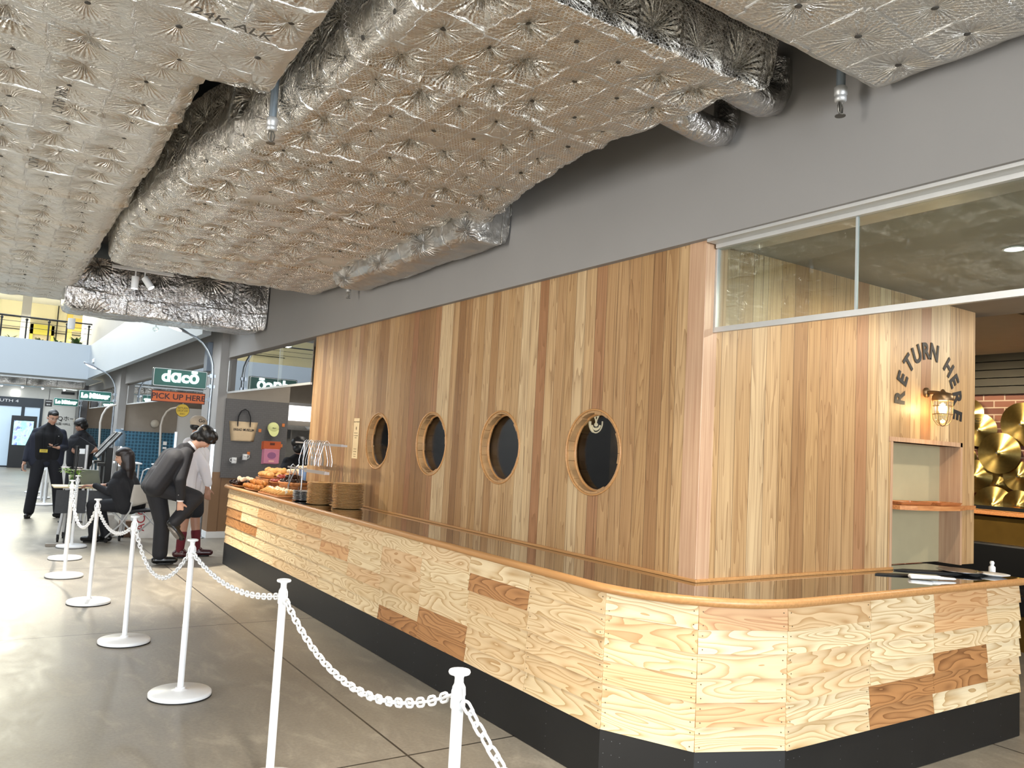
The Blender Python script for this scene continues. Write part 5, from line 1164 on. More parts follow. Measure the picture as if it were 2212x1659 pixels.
def face(M, parent, glasses=False, mask=None):
    for sx in (-1, 1):
        ob('eye', MB().sphere((sx*0.028, -0.079, 0.006), (0.010, 0.006, 0.004), 10, M), M_EYE, parent)
        ob('eyebrow', MB().tube([M @ Vector((sx*0.014, -0.088, 0.028)), M @ Vector((sx*0.03, -0.087, 0.032)), M @ Vector((sx*0.045, -0.078, 0.027))], 0.003, 6), M_HAIR, parent)
    ob('mouth', MB().sphere((0, -0.088, -0.053), (0.020, 0.006, 0.005), 10, M), M_LIP, parent)
    if glasses:
        mb = MB()
        for sx in (-1, 1):
            mb.tube([M @ Vector((sx*0.031+0.024*math.cos(2*PI*k/20), -0.098, 0.004+0.018*math.sin(2*PI*k/20))) for k in range(20)], 0.0016, 5, closed=True)
            mb.tube([M @ Vector((sx*0.055, -0.096, 0.008)), M @ Vector((sx*0.078, -0.05, 0.008)), M @ Vector((sx*0.078, 0.01, 0.0))], 0.0016, 5)
        mb.tube([M @ Vector((-0.008, -0.099, 0.006)), M @ Vector((0.008, -0.099, 0.006))], 0.0016, 5)
        ob('glasses', mb, M_STEEL, parent)
def hair_cap(M, kind):
    R = M.to_euler()
    def e(x, y, z, r): return ('e', M @ Vector((x, y, z)), r, R)
    if kind == 'short': return [e(0, 0.02, 0.052, (0.077, 0.094, 0.075)), e(0, 0.05, 0.01, (0.070, 0.06, 0.07)), e(0.064, 0.015, 0.02, (0.014, 0.035, 0.04)), e(-0.064, 0.015, 0.02, (0.014, 0.035, 0.04)), e(0, -0.055, 0.085, (0.05, 0.03, 0.03))]
    if kind == 'bowl': return [e(0, 0.01, 0.055, (0.092, 0.108, 0.080)), e(0, 0.05, -0.01, (0.085, 0.07, 0.09)), e(0.07, 0.0, -0.0, (0.022, 0.05, 0.06)), e(-0.07, 0.0, -0.0, (0.022, 0.05, 0.06)), e(0, -0.07, 0.055, (0.065, 0.028, 0.032))]
    if kind == 'messy': return [e(-0.01, 0.03, 0.045, (0.102, 0.122, 0.088)), e(0.03, 0.09, 0.02, (0.075, 0.06, 0.07)), e(-0.04, -0.02, 0.10, (0.06, 0.07, 0.045)), e(0, 0.02, 0.055, (0.090, 0.108, 0.078)), e(0, 0.065, -0.005, (0.078, 0.06, 0.085)), e(0.07, 0.01, 0.005, (0.02, 0.05, 0.05)), e(-0.07, 0.01, 0.005, (0.02, 0.05, 0.05)), e(0, 0.075, -0.065, (0.066, 0.05, 0.07)), e(0.05, 0.03, -0.035, (0.03, 0.045, 0.05)), e(-0.05, 0.03, -0.035, (0.03, 0.045, 0.05)), e(0.02, -0.075, 0.06, (0.06, 0.035, 0.03)), e(-0.04, -0.07, 0.05, (0.04, 0.03, 0.035)), e(0, 0.10, 0.03, (0.05, 0.04, 0.05))]
    if kind == 'long': q0 = M @ Vector((0, 0.055, 0.0)); return [('c', q0, q0+Vector((0.015, -0.005, -0.16)), 0.085, 0.088), ('c', q0+Vector((0.015, -0.005, -0.16)), q0+Vector((0.03, -0.02, -0.29)), 0.085, 0.055), e(0, 0.015, 0.05, (0.086, 0.103, 0.075)), e(0, 0.06, -0.03, (0.082, 0.065, 0.10)), e(0.068, 0.02, -0.03, (0.02, 0.045, 0.08)), e(-0.068, 0.02, -0.03, (0.02, 0.045, 0.08))]
def leg(h, k, a, r=(0.085, 0.058, 0.044)): return [('c', h, k, r[0], r[1]), ('c', k, a, r[1]*0.97, r[2])]
def shoe(root, ankle, d, m, sole=None, up=(0, 0, 1), L=0.27, name='shoe'):
    a = Vector(ankle); d = Vector(d).normalized(); up = Vector(up).normalized()
    s = d.cross(up).normalized()
    b = a-up*0.045
    P = [('c', b-d*0.045, b+d*0.05, 0.040, 0.041), ('c', b+d*0.05, b+d*(L-0.11), 0.042, 0.034), ('c', b-d*0.02+up*0.02, b+d*0.03+up*0.03, 0.040, 0.040)]
    o = blob(name, P, 0.007, m, root, 2)
    vs = []; n = 20
    for k in range(n):
        t_ = 2*PI*k/n; c_, s2 = math.cos(t_), math.sin(t_); x = 0.5*(L-0.09)*1.02*c_+0.5*(L-0.16); vs.append(b+d*(x+0.005)*1.0+s*0.044*s2*(1 if c_ > 0 else 0.86)-up*0.044)
    top = [v+up*0.018 for v in vs]
    ob('shoe_sole', MB().add(vs+top, [tuple(range(n)), tuple(range(n, 2*n))]+[(i, (i+1) % n, n+(i+1) % n, n+i) for i in range(n)]), sole or M_RUB, o)
    return o
def tor(pelvis, chest, neck, wsh, whip, dep, lat):
    """torso prims: lat = unit vector across the shoulders"""
    p, c, nk, lat = Vector(pelvis), Vector(chest), Vector(neck), Vector(lat).normalized(); P = []
    for s in (-1, 1):
        P += [('c', p+lat*s*whip*0.45, c+lat*s*wsh*0.42, dep*0.92, dep), ('c', c+lat*s*wsh*0.42, c+lat*s*wsh*0.38+(nk-c)*0.30, dep, dep*0.75), ('c', c+lat*s*wsh*0.46+(nk-c)*0.45, nk+(nk-c)*0.06, dep*0.50, dep*0.48)]
    P += [('c', p, c, dep, dep*1.05), ('c', c, nk-(nk-c)*0.3, dep*1.05, dep*0.7)]
    return P
# --- standing man in dark navy looking at a phone
r = thing('person', 'standing person in dark navy jacket and glasses looking at a phone', 'person', (0.94, 14.85, 0))
hp, HM = head(V3(0.03, -0.06, 1.605), 0.25, 0.42)
SL, SR = V3(-0.175, 0, 1.365), V3(0.185, 0.0, 1.365); EL, WL = V3(-0.26, 0.03, 1.12), V3(-0.30, -0.02, 0.87); ER, WR = V3(0.25, 0.03, 1.13), V3(0.13, -0.22, 1.13)
hl = hand(WL, (-0.05, -0.05, -1), (0.6, -0.5, 0), 1, 0.5); hr = hand(WR, (-0.75, -0.45, 0.1), (0, -0.2, 1), 1, 0.35)
H1, H2 = V3(-0.10, 0, 0.93), V3(0.10, 0, 0.93); K1, K2 = V3(-0.14, -0.03, 0.50), V3(0.19, -0.03, 0.50); A1, A2 = V3(-0.17, 0.02, 0.09), V3(0.24, 0.02, 0.09)
blob('body', hp+[('c', (0.01, -0.01, 1.44), (0.02, -0.03, 1.55), 0.055, 0.052), ('c', SL, EL, 0.045, 0.036), ('c', EL, WL, 0.036, 0.026), ('c', SR, ER, 0.045, 0.036), ('c', ER, WR, 0.036, 0.026)]+hl+hr+tor((0, 0, 0.95), (0, 0, 1.28), (0, 0, 1.46), 0.34, 0.26, 0.10, (1, 0, 0))+leg(H1, K1, A1)+leg(H2, K2, A2), 0.007, M_SKIN, r)
face(HM, r, glasses=True)
blob('hair', hair_cap(HM, 'short'), 0.006, M_HAIR, r)
blob('turtleneck', [('c', (0.005, -0.01, 1.41), (0.015, -0.02, 1.50), 0.068, 0.060)]+tor((0, -0.015, 0.98), (0, -0.02, 1.28), (0, -0.01, 1.45), 0.28, 0.22, 0.115, (1, 0, 0)), 0.009, simple('black_knit', '0B0C10', 0.9), r)
jk = tor((0, 0.01, 0.92), (0, 0.005, 1.27), (0, 0.01, 1.46), 0.36, 0.29, 0.118, (1, 0, 0))+[('c', SL, EL, 0.064, 0.055), ('c', EL, WL+V3(0.01, 0, 0.05), 0.055, 0.044), ('c', SR, ER, 0.064, 0.055), ('c', ER, WR+V3(0.04, 0.05, 0), 0.055, 0.044), ('c', (-0.16, 0.0, 0.88), (-0.17, 0.0, 1.1), 0.085, 0.09), ('c', (0.16, 0.0, 0.88), (0.16, 0, 1.1), 0.085, 0.09)]
blob('jacket', jk, 0.010, M_NAVY, r)
ob('lapel', MB().tube([(-0.09, -0.125, 1.42), (-0.075, -0.14, 1.30), (-0.06, -0.142, 1.1)], 0.012, 6, flat=0.3), M_SUIT, r); ob('lapel', MB().tube([(0.09, -0.125, 1.42), (0.085, -0.14, 1.30), (0.07, -0.142, 1.1)], 0.012, 6, flat=0.3), M_SUIT, r)
ob('pin_badge', MB().sphere((0.13, -0.135, 1.31), 0.008, 8), M_STEEL, r)
blob('trousers', leg(H1, K1, A1+V3(0, 0, 0.02), (0.105, 0.085, 0.078))+leg(H2, K2, A2+V3(0, 0, 0.02), (0.105, 0.085, 0.078))+[('e', (0, 0, 0.94), (0.17, 0.115, 0.10))], 0.010, simple('dark_trouser_cloth', '10121A', 0.85, bump=0.1, bscale=40), r)
shoe(r, A1, (-0.25, -1, 0), M_SHOE); shoe(r, A2, (0.9, -0.45, 0), M_SHOE)
ob('armband', MB().box(-0.115, -0.005, -0.165, -0.155, 1.045, 1.095), simple('yellow_card', 'C9B23A', 0.6), r); text_ob('armband_print', 'STAFF', 0.026, faceY(-0.06, -0.166, 1.07), M_INK, r, 0.0004)
tag(ob('smartphone', MB().box(-0.036, 0.036, -0.075, 0.075, -0.004, 0.004, Matrix.Translation((0.94+0.055, 14.85-0.27, 1.165)) @ Euler((0.35, 0, -0.9)).to_matrix().to_4x4(), bev=0.003), simple('phone_black', '0C0C0E', 0.2)), 'black phone held by the standing person', 'phone')
tag(ob('folded_card_case', MB().box(0.94-0.335, 0.94-0.265, 14.81, 14.83, 0.74, 0.84), M_SHOE), 'dark case in the lowered hand of the standing person', 'case')
# --- person in black tee with folder
r = thing('person', 'person in black t-shirt with bowl hair holding a dark folder', 'person', (1.50, 15.8, 0))
hp, HM = head(V3(-0.03, 0, 1.50), -1.15, 0.38)
SL, SR = V3(-0.13, -0.10, 1.275), V3(0.13, 0.10, 1.275); EL, WL = V3(-0.12, -0.18, 1.06), V3(-0.02, -0.26, 1.00); ER, WR = V3(0.24, 0.0, 1.08), V3(0.05, -0.17, 1.02)
H1, H2 = V3(-0.09, 0, 0.88), V3(0.08, 0.03, 0.88); K1, K2 = V3(-0.12, -0.02, 0.47), V3(0.08, 0.0, 0.47); A1, A2 = V3(-0.14, 0.03, 0.09), V3(0.10, 0.05, 0.09)
blob('body', hp+[('c', (0, 0.02, 1.34), (-0.02, 0.01, 1.45), 0.052, 0.05), ('c', SL, EL, 0.042, 0.035), ('c', EL, WL, 0.035, 0.025), ('c', SR, ER, 0.042, 0.035), ('c', ER, WR, 0.035, 0.025)]+hand(WL, (0.3, -0.1, 0.5), (0.3, 0.8, 0), 1, 0.5)+hand(WR, (-0.8, -0.2, 0.1), (0, 0.3, 0.8), 1, 0.5)+tor((0, 0, 0.90), (0, 0, 1.2), (0, 0, 1.36), 0.3, 0.24, 0.09, (0.8, 0.6, 0))+leg(H1, K1, A1)+leg(H2, K2, A2), 0.007, M_SKIN2, r)
face(HM, r); blob('hair', hair_cap(HM, 'bowl'), 0.006, M_HAIR, r)
blob('t_shirt', tor((0, 0, 0.86), (0, 0, 1.2), (0, 0, 1.38), 0.34, 0.30, 0.115, (0.8, 0.6, 0))+[('c', SL, SL+(EL-SL)*0.6, 0.068, 0.058), ('c', SR, SR+(ER-SR)*0.6, 0.068, 0.058)], 0.009, M_SUIT, r)
blob('trousers', leg(H1, K1, A1, (0.10, 0.08, 0.07))+leg(H2, K2, A2, (0.10, 0.08, 0.07))+[('e', (0, 0.01, 0.88), (0.15, 0.11, 0.1))], 0.010, M_SUIT, r)
shoe(r, A1, (-1, -0.4, 0), M_SHOE); shoe(r, A2, (-1, -0.4, 0), M_SHOE)
tag(ob('folder', MB().box(-0.15, 0.15, -0.012, 0.012, -0.11, 0.11, Matrix.Translation((1.52, 15.53, 1.14)) @ Euler((0.2, 0.55, -0.2)).to_matrix().to_4x4(), bev=0.004), simple('dark_folder', '15171D', 0.5)), 'dark folder held against the chest by the bowl haired person', 'folder')
# --- seated woman, back three-quarter, facing the table (toward -x, slightly away)
r = thing('person', 'seated person with long dark hair in a black jacket at the table', 'person', (1.62, 11.55, 0))
hp, HM = head(V3(-0.02, 0.0, 1.125), -1.85, 0.30)
F = V3(-0.80, 0.60, 0).normalized(); Lt = V3(0.60, 0.80, 0).normalized()
SH = V3(0.02, 0, 0.885); SL, SR = SH+Lt*0.165, SH-Lt*0.165; EL, WL = SL+F*0.10+V3(0, 0, -0.22), SL+F*0.33+V3(0, 0, -0.15); ER, WR = SR+F*0.10+V3(0, 0, -0.22), SR+F*0.32+V3(0, 0, -0.145)
PV = V3(0.10, -0.03, 0.50); H1, H2 = PV+Lt*0.09+F*0.05, PV-Lt*0.09+F*0.05; K1, K2 = H1+F*0.40+V3(0, 0, -0.02), H2+F*0.40+V3(0, 0, -0.02); A1, A2 = K1-F*0.12+V3(0, 0, -0.39), K2-F*0.06+V3(0, 0, -0.39)
blob('body', hp+[('c', SH+V3(0, 0, 0.05), (-0.0, 0, 1.07), 0.05, 0.047), ('c', SL, EL, 0.04, 0.033), ('c', EL, WL, 0.033, 0.024), ('c', SR, ER, 0.04, 0.033), ('c', ER, WR, 0.033, 0.024)]+hand(WL, F, (0, 0, -1), 1, 0.4)+hand(WR, F, (0, 0, -1), -1, 0.4)+tor(PV, SH-V3(0, 0, 0.12), SH+V3(0, 0, 0.06), 0.28, 0.26, 0.09, Lt)+leg(H1, K1, A1, (0.075, 0.052, 0.04))+leg(H2, K2, A2, (0.075, 0.052, 0.04)), 0.007, M_SKIN, r)
face(HM, r); blob('hair', hair_cap(HM, 'long'), 0.006, M_HAIRB, r)
blob('jacket', tor(PV-F*0.02, SH-V3(0, 0, 0.12), SH+V3(0, 0, 0.07), 0.33, 0.34, 0.12, Lt)+[('c', SL, EL, 0.062, 0.05), ('c', EL, WL-F*0.03, 0.05, 0.038), ('c', SR, ER, 0.062, 0.05), ('c', ER, WR-F*0.03, 0.05, 0.038)], 0.009, M_SUIT, r)
blob('trousers', leg(H1, K1, A1, (0.098, 0.07, 0.06))+leg(H2, K2, A2, (0.098, 0.07, 0.06))+[('e', PV, (0.15, 0.15, 0.09))], 0.010, M_SUIT, r)
shoe(r, A1, F, M_SHOE, L=0.25); shoe(r, A2, F, M_SHOE, L=0.25)
# --- bending man in black suit holding his raised shoe
r = thing('person', 'bending person in black suit gripping the sole of one raised shoe', 'person', (1.86, 9.62, 0))
hp, HM = head(V3(0.30, -0.02, 1.43), 1.25, 1.0)
PV = V3(-0.19, 0, 0.90); CH = V3(-0.02, 0, 1.18); SH = V3(0.10, 0, 1.28); Lt = V3(0.05, 1, 0)
SN, SF = V3(0.08, -0.17, 1.25), V3(0.10, 0.17, 1.26); EN, WN = V3(0.03, -0.24, 0.97), V3(0.055, -0.20, 0.72); EF, WF = V3(0.12, 0.22, 0.99), V3(0.14, 0.02, 0.80)
H1, H2 = V3(-0.17, 0.09, 0.88), V3(-0.16, -0.09, 0.88); K1, A1 = V3(-0.06, 0.08, 0.48), V3(-0.055, 0.08, 0.095); K2, A2 = V3(0.23, -0.12, 0.76), V3(0.02, -0.17, 0.50)
blob('body', hp+[('c', SH, (0.23, -0.01, 1.37), 0.06, 0.052), ('c', SN, EN, 0.045, 0.037), ('c', EN, WN, 0.036, 0.026), ('c', SF, EF, 0.045, 0.037), ('c', EF, WF, 0.036, 0.026)]+hand(WN, (0.1, 0, -1), (0.35, 0.6, 0.0), 1, 0.75)+hand(WF, (0.2, -0.5, -0.8), (0, -0.3, -1), 1, 0.6)+tor(PV, CH, SH, 0.34, 0.26, 0.10, Lt)+leg(H1, K1, A1)+leg(H2, K2, A2), 0.007, M_SKIN, r)
face(HM, r); blob('hair', hair_cap(HM, 'messy'), 0.006, M_HAIR, r)
ob('shirt_collar', MB().cyl(SH+V3(0.055, 0, 0.04), SH+V3(0.085, 0, 0.065), 0.068, 0.064, n=20), M_SHIRT, r)
blob('jacket', tor(PV+V3(-0.0, 0, -0.02), CH, SH+V3(0.02, 0, 0.0), 0.38, 0.32, 0.125, Lt)+[('c', SH, SH+V3(0.05, 0, 0.035), 0.10, 0.072)]+[('c', SN, EN, 0.078, 0.064), ('c', EN, WN+V3(0, 0, 0.05), 0.064, 0.05), ('c', SF, EF, 0.078, 0.062), ('c', EF, WF-V3(0.05, 0, 0), 0.06, 0.048), ('c', (-0.25, 0.06, 0.88), (-0.16, 0.06, 1.0), 0.07, 0.11), ('c', (-0.25, -0.08, 0.88), (-0.16, -0.06, 1.0), 0.07, 0.11), ('c', (-0.06, -0.10, 0.92), (0.02, -0.1, 1.1), 0.09, 0.11)], 0.010, M_SUIT, r)
ob('shirt_cuff', MB().cyl(WN+V3(0, 0, 0.005), WN+V3(0, 0, 0.03), 0.036, n=20), M_SHIRT, r)
ob('sleeve_button', MB().sphere((0.02, -0.262, 0.80), 0.006, 8), M_STEEL, r)
blob('trousers', leg(H1, K1, A1+V3(0, 0, 0.03), (0.115, 0.088, 0.082))+leg(H2, K2, A2, (0.115, 0.09, 0.07))+[('e', (-0.18, 0, 0.88), (0.13, 0.17, 0.11))], 0.010, M_SUIT, r)
shoe(r, A1, (1, -0.1, 0), M_SHOE)
shoe(r, A2+V3(0.02, 0, -0.02), (0.62, -0.05, -0.78), M_SHOE, simple('grey_shoe_sole', '6E6A66', 0.6, var=0.1), up=(0.78, 0.25, 0.62))
# --- person in white shirt, cap, shorts and red socks
r = thing('person', 'person in white shirt, beige cap, black shorts and dark red socks', 'person', (2.20, 10.25, 0))
hp, HM = head(V3(0.02, 0.02, 1.56), 1.9, 0.25)
SL, SR = V3(-0.10, -0.12, 1.36), V3(0.10, 0.13, 1.36); EL, WL = V3(0.08, -0.19, 1.09), V3(0.15, -0.16, 0.83); ER, WR = V3(0.14, 0.20, 1.08), V3(0.16, 0.22, 0.85)
H1, H2 = V3(-0.06, -0.07, 0.88), V3(0.04, 0.08, 0.88); K1, K2 = V3(-0.07, -0.08, 0.48), V3(0.08, 0.05, 0.48); A1, A2 = V3(-0.09, -0.08, 0.09), V3(0.12, 0.02, 0.09)
blob('body', hp+[('c', (0, 0, 1.4), (0.01, 0.02, 1.51), 0.055, 0.05), ('c', SL, EL, 0.042, 0.036), ('c', EL, WL, 0.035, 0.025), ('c', SR, ER, 0.042, 0.036), ('c', ER, WR, 0.035, 0.025)]+hand(WL, (0.05, 0, -1), (0.3, 0.7, 0), 1, 0.4)+hand(WR, (0.5, 0, -0.6), (0, -0.7, 0), 1, 0.4)+tor((0, 0, 0.9), (0, 0, 1.22), (0, 0, 1.42), 0.32, 0.26, 0.10, (0.6, 0.8, 0))+leg(H1, K1, A1, (0.085, 0.062, 0.040))+leg(H2, K2, A2, (0.085, 0.062, 0.040)), 0.007, M_SKIN2, r)
face(HM, r)
M_CAPB = simple('beige_cap_cotton', 'A89A88', 0.85, bump=0.1, bscale=200)
RE = HM.to_euler()
blob('cap', [('e', HM @ Vector((0, 0.012, 0.055)), (0.092, 0.108, 0.085), RE), ('e', HM @ Vector((0, -0.11, 0.038)), (0.062, 0.055, 0.010), RE)], 0.006, M_CAPB, r)
blob('hair', [('e', HM @ Vector((0, 0.03, -0.005)), (0.076, 0.066, 0.05), RE)], 0.007, M_HAIR, r)
text_ob('cap_embroidery', 'Go', 0.06, Matrix.Translation((0.035, -0.088, 1.635)) @ Euler((PI/2-0.2, 0, 0.1)).to_matrix().to_4x4(), M_INK, r, 0.002)
blob('white_shirt', tor((0.0, 0, 0.80), (0, 0, 1.22), (0, 0, 1.42), 0.34, 0.32, 0.125, (0.6, 0.8, 0))+[('c', SL, EL, 0.07, 0.066), ('c', EL, WL+V3(0, 0, 0.06), 0.066, 0.05), ('c', SR, ER, 0.07, 0.064), ('c', ER, WR, 0.06, 0.045), ('c', (-0.02, -0.05, 0.74), (-0.02, -0.05, 0.9), 0.11, 0.125), ('c', (0.06, 0.05, 0.74), (0.04, 0.05, 0.9), 0.10, 0.12)], 0.010, M_SHIRT, r)
blob('shorts', [('c', H1, K1+V3(0, 0, 0.06), 0.12, 0.098), ('c', H2, K2+V3(0, 0, 0.06), 0.12, 0.098)], 0.010, M_SUIT, r)
M_SOCK = simple('dark_red_sock', '5A1420', 0.9, bump=0.3, bscale=120)
for K_, A_ in ((K1, A1), (K2, A2)): blob('sock', [('c', A_, A_+(K_-A_)*0.52, 0.047, 0.056)], 0.007, M_SOCK, r)
M_BRSH = simple('maroon_leather_shoe', '3A1216', 0.35)
shoe(r, A1, (0.9, -0.5, 0), M_BRSH, M_RUB); shoe(r, A2, (1, -0.25, 0), M_BRSH, M_RUB)
# --- staff member behind the bakery counter
r = thing('person', 'staff person with glossy black ponytail in black behind the bakery counter', 'person', (3.66, 10.75, 0))
hp, HM = head(V3(0, 0.0, 1.375), 2.7, 0.45)
SL, SR = V3(-0.15, 0, 1.17), V3(0.15, 0, 1.17); EL, WL = V3(-0.2, 0.08, 0.95), V3(-0.1, 0.26, 0.98); ER, WR = V3(0.2, 0.08, 0.95), V3(0.1, 0.26, 0.98)
H1, H2 = V3(-0.09, 0, 0.80), V3(0.09, 0, 0.80); K1, K2 = V3(-0.09, 0, 0.43), V3(0.09, 0, 0.43); A1, A2 = V3(-0.09, 0.02, 0.09), V3(0.09, 0.02, 0.09)
blob('body', hp+[('c', (0, 0, 1.2), (0, 0, 1.32), 0.05, 0.047), ('c', SL, EL, 0.04, 0.034), ('c', EL, WL, 0.033, 0.024), ('c', SR, ER, 0.04, 0.034), ('c', ER, WR, 0.033, 0.024)]+hand(WL, (0.3, 0.8, 0), (0.8, 0, 0), 1, 0.5)+hand(WR, (-0.3, 0.8, 0), (-0.8, 0, 0), -1, 0.5)+tor((0, 0, 0.82), (0, 0, 1.06), (0, 0, 1.21), 0.28, 0.24, 0.09, (1, 0, 0))+leg(H1, K1, A1)+leg(H2, K2, A2), 0.008, M_SKIN, r)
face(HM, r)
blob('hair', hair_cap(HM, 'messy')+[('c', (0.03, -0.12, 1.43), (0.05, -0.16, 1.28), 0.035, 0.05), ('c', (0.05, -0.16, 1.28), (0.07, -0.14, 1.10), 0.05, 0.025), ('c', (0.07, -0.14, 1.10), (0.07, -0.13, 1.0), 0.025, 0.01)], 0.006, M_HAIR, r)
blob('black_top', tor((0, 0, 0.78), (0, 0, 1.06), (0, 0, 1.24), 0.32, 0.30, 0.11, (1, 0, 0))+[('c', SL, EL, 0.06, 0.05), ('c', SR, ER, 0.06, 0.05)], 0.010, M_SUIT, r)
blob('trousers', leg(H1, K1, A1, (0.10, 0.08, 0.07))+leg(H2, K2, A2, (0.10, 0.08, 0.07)), 0.012, M_SUIT, r)
shoe(r, A1, (0, 1, 0), M_SHOE); shoe(r, A2, (0, 1, 0), M_SHOE)
# ------------------------------------------------------------------ reception table and chairs
M_PALEG = simple('pale_grey_metal', 'C9CACB', 0.4, 0.3); M_PALEP = simple('pale_grey_plastic', 'BDB9B2', 0.5, var=0.03)
t = thing('folding_table', 'castored folding table with grey modesty panel, light edged top', 'table', (1.22, 12.0, 0))
ob('tabletop', MB().box(-0.36, 0.62, -0.22, 0.24, 0.688, 0.706, bev=0.004), simple('beech_top', 'CDBB92', 0.45, var=0.05), t)
mb = MB().box(-0.33, 0.02, -0.235, -0.225, 0.37, 0.665)
ob('modesty_panel', mb, simple('charcoal_mesh', '3C3E42', 0.7, var=0.1, vscale=40), t); ob('modesty_panel', MB().box(0.04, 0.45, -0.235, -0.225, 0.42, 0.665), bpy.data.materials['charcoal_mesh'], t)
for sx in (-0.22, 0.50):
    l_ = ob('leg', MB().tube([(sx+0.03, 0.0, 0.68), (sx-0.0, -0.05, 0.35), (sx-0.04, -0.17, 0.09)], 0.02, 8).tube([(sx+0.03, 0.0, 0.68), (sx+0.04, 0.08, 0.35), (sx+0.05, 0.2, 0.09)], 0.02, 8).box(sx-0.0, sx+0.06, -0.1, 0.14, 0.66, 0.688), M_PALEG, t)
    for (x, y) in ((sx-0.04, -0.17), (sx+0.05, 0.2)):
        ob('castor', MB().cyl((x-0.012, y, 0.032), (x+0.012, y, 0.032), 0.031, n=20).box(x-0.016, x+0.016, y-0.014, y+0.014, 0.03, 0.09), M_RUB, l_)
ob('cross_bar', MB().cyl((-0.2, 0.06, 0.36), (0.52, 0.06, 0.36), 0.013), M_PALEG, t)
t = thing('laptop', 'grey laptop open on the reception table', 'laptop', (1.30, 12.0, 0.707))
ML_ = simple('laptop_shell', '6E746F', 0.4, 0.4)
M = Matrix.Identity(4)
ob('keyboard_base', MB().box(-0.0, 0.30, -0.11, 0.11, 0.0, 0.014, bev=0.003), ML_, t)
ob('screen_lid', MB().box(-0.004, 0.004, -0.155, 0.155, 0.0, 0.215, Matrix.Translation((-0.0, 0, 0.012)) @ Euler((0, -0.28, 0.75)).to_matrix().to_4x4()), ML_, t)
tag(ob('paper_sheets', MB().box(1.42, 1.60, 11.80, 11.95, 0.707, 0.713).add([(1.52, 11.82, 0.713), (1.62, 11.82, 0.78), (1.62, 11.97, 0.79), (1.52, 11.97, 0.715), (1.52, 11.82, 0.711), (1.62, 11.82, 0.777), (1.62, 11.97, 0.787), (1.52, 11.97, 0.712)], [(0, 1, 2, 3), (7, 6, 5, 4), (0, 4, 5, 1), (1, 5, 6, 2), (2, 6, 7, 3), (3, 7, 4, 0)]), simple('pinkish_paper', 'E6D2CC', 0.8)), 'pinkish paper sheets under the hands of the seated person', 'paper')
tag(ob('pen', MB().cyl((1.12, 11.84, 0.711), (1.28, 11.86, 0.711), 0.005), simple('purple_pen', '4A3A78', 0.4)), 'purple pen on the reception table', 'pen')
t = thing('flower_vase', 'glass vase of pink lilies and green leaves on the reception table', 'flowers', (1.06, 11.86, 0.707))
ob('glass_vase', MB().lathe([(0.035, 0), (0.04, 0.004), (0.034, 0.06), (0.045, 0.15), (0.042, 0.15), (0.031, 0.06), (0.034, 0.01)], 24, cap=False), M_GLASS, t)
rnd = random.Random(5); stem = MB(); leaf = MB()
M_PET = simple('pink_cream_petal', 'EAD6D2', 0.6, var=0.15, vscale=30); M_LEAF = simple('fresh_leaf', '8FB04A', 0.55, var=0.25, vscale=20)
def petal(mb, c, d, L, w, cup=0.3):
    c = Vector(c); d = Vector(d).normalized(); s = d.cross(Vector((0, 0, 1)));
    if s.length < 0.1: s = Vector((1, 0, 0))
    s.normalize(); n = s.cross(d); P = []
    for k in range(6):
        u = k/5; q = c+d*L*u+n*cup*L*(u*u); ww = w*math.sin(PI*min(1, u*0.93+0.07)); P += [q-s*ww, q+n*0.1*ww, q+s*ww]
    mb.add(P, [(k*3+i, k*3+i+1, k*3+i+4, k*3+i+3) for k in range(5) for i in range(2)], True)
for k in range(9):
    a = rnd.uniform(0, 2*PI); rr = rnd.uniform(0.03, 0.13); h = 0.20+rnd.uniform(0, 0.1)-rr*0.4; c = Vector((rr*math.cos(a)*1.3, rr*math.sin(a), h))
    stem.tube([(0.01*math.cos(a), 0.01*math.sin(a), 0.02), (0.02*math.cos(a), 0.02*math.sin(a), 0.15), c], 0.003, 5)
    if k % 2 == 0 or k == 5:
        fl_ = MB()
        for q in range(6): b = q*PI/3+a; petal(fl_, c, (math.cos(b), math.sin(b), 0.55), 0.06, 0.015, -0.35)
        ob('lily_bloom', fl_, M_PET, t, recalc=False)
    for q in range(6): b = rnd.uniform(0, 2*PI); petal(leaf, c-Vector((0, 0, 0.03)), (math.cos(b), math.sin(b), rnd.uniform(-0.2, 0.8)), rnd.uniform(0.05, 0.10), 0.011, -0.3)
ob('stems', stem, simple('stem_green', '5E8A3A', 0.6), t); lf = ob('leaves', leaf, M_LEAF, t, recalc=False)
tag(ob('slim_black_pole', MB().cyl((1.01, 11.62, 0.0), (1.10, 11.75, 1.18), 0.009, n=10).box(0.97, 1.05, 11.58, 11.66, 0, 0.008), M_BLACK), 'thin black pole leaning beside the reception table', 'pole')
t = thing('belt_barrier', 'black belt barrier post with white label in front of the folder holder', 'barrier', (1.30, 14.2, 0))
ob('barrier_pole', MB().cyl((0, 0, 0.01), (0, 0, 1.18), 0.03, n=20), M_BLACK, t); ob('barrier_base', MB().lathe([(0.17, 0), (0.17, 0.015), (0.05, 0.035)], 32), M_BLACK, t); ob('barrier_label', MB().box(0.03, 0.11, -0.034, -0.03, 1.06, 1.14), M_PLAS, t)
ob('barrier_pole', MB().cyl((0.14, 0, 0.01), (0.14, 0, 1.2), 0.022, n=20), M_PALEG, t); ob('belt', MB().box(0.03, 0.12, -0.004, 0.004, 0.62, 1.15), M_BLACK, t)
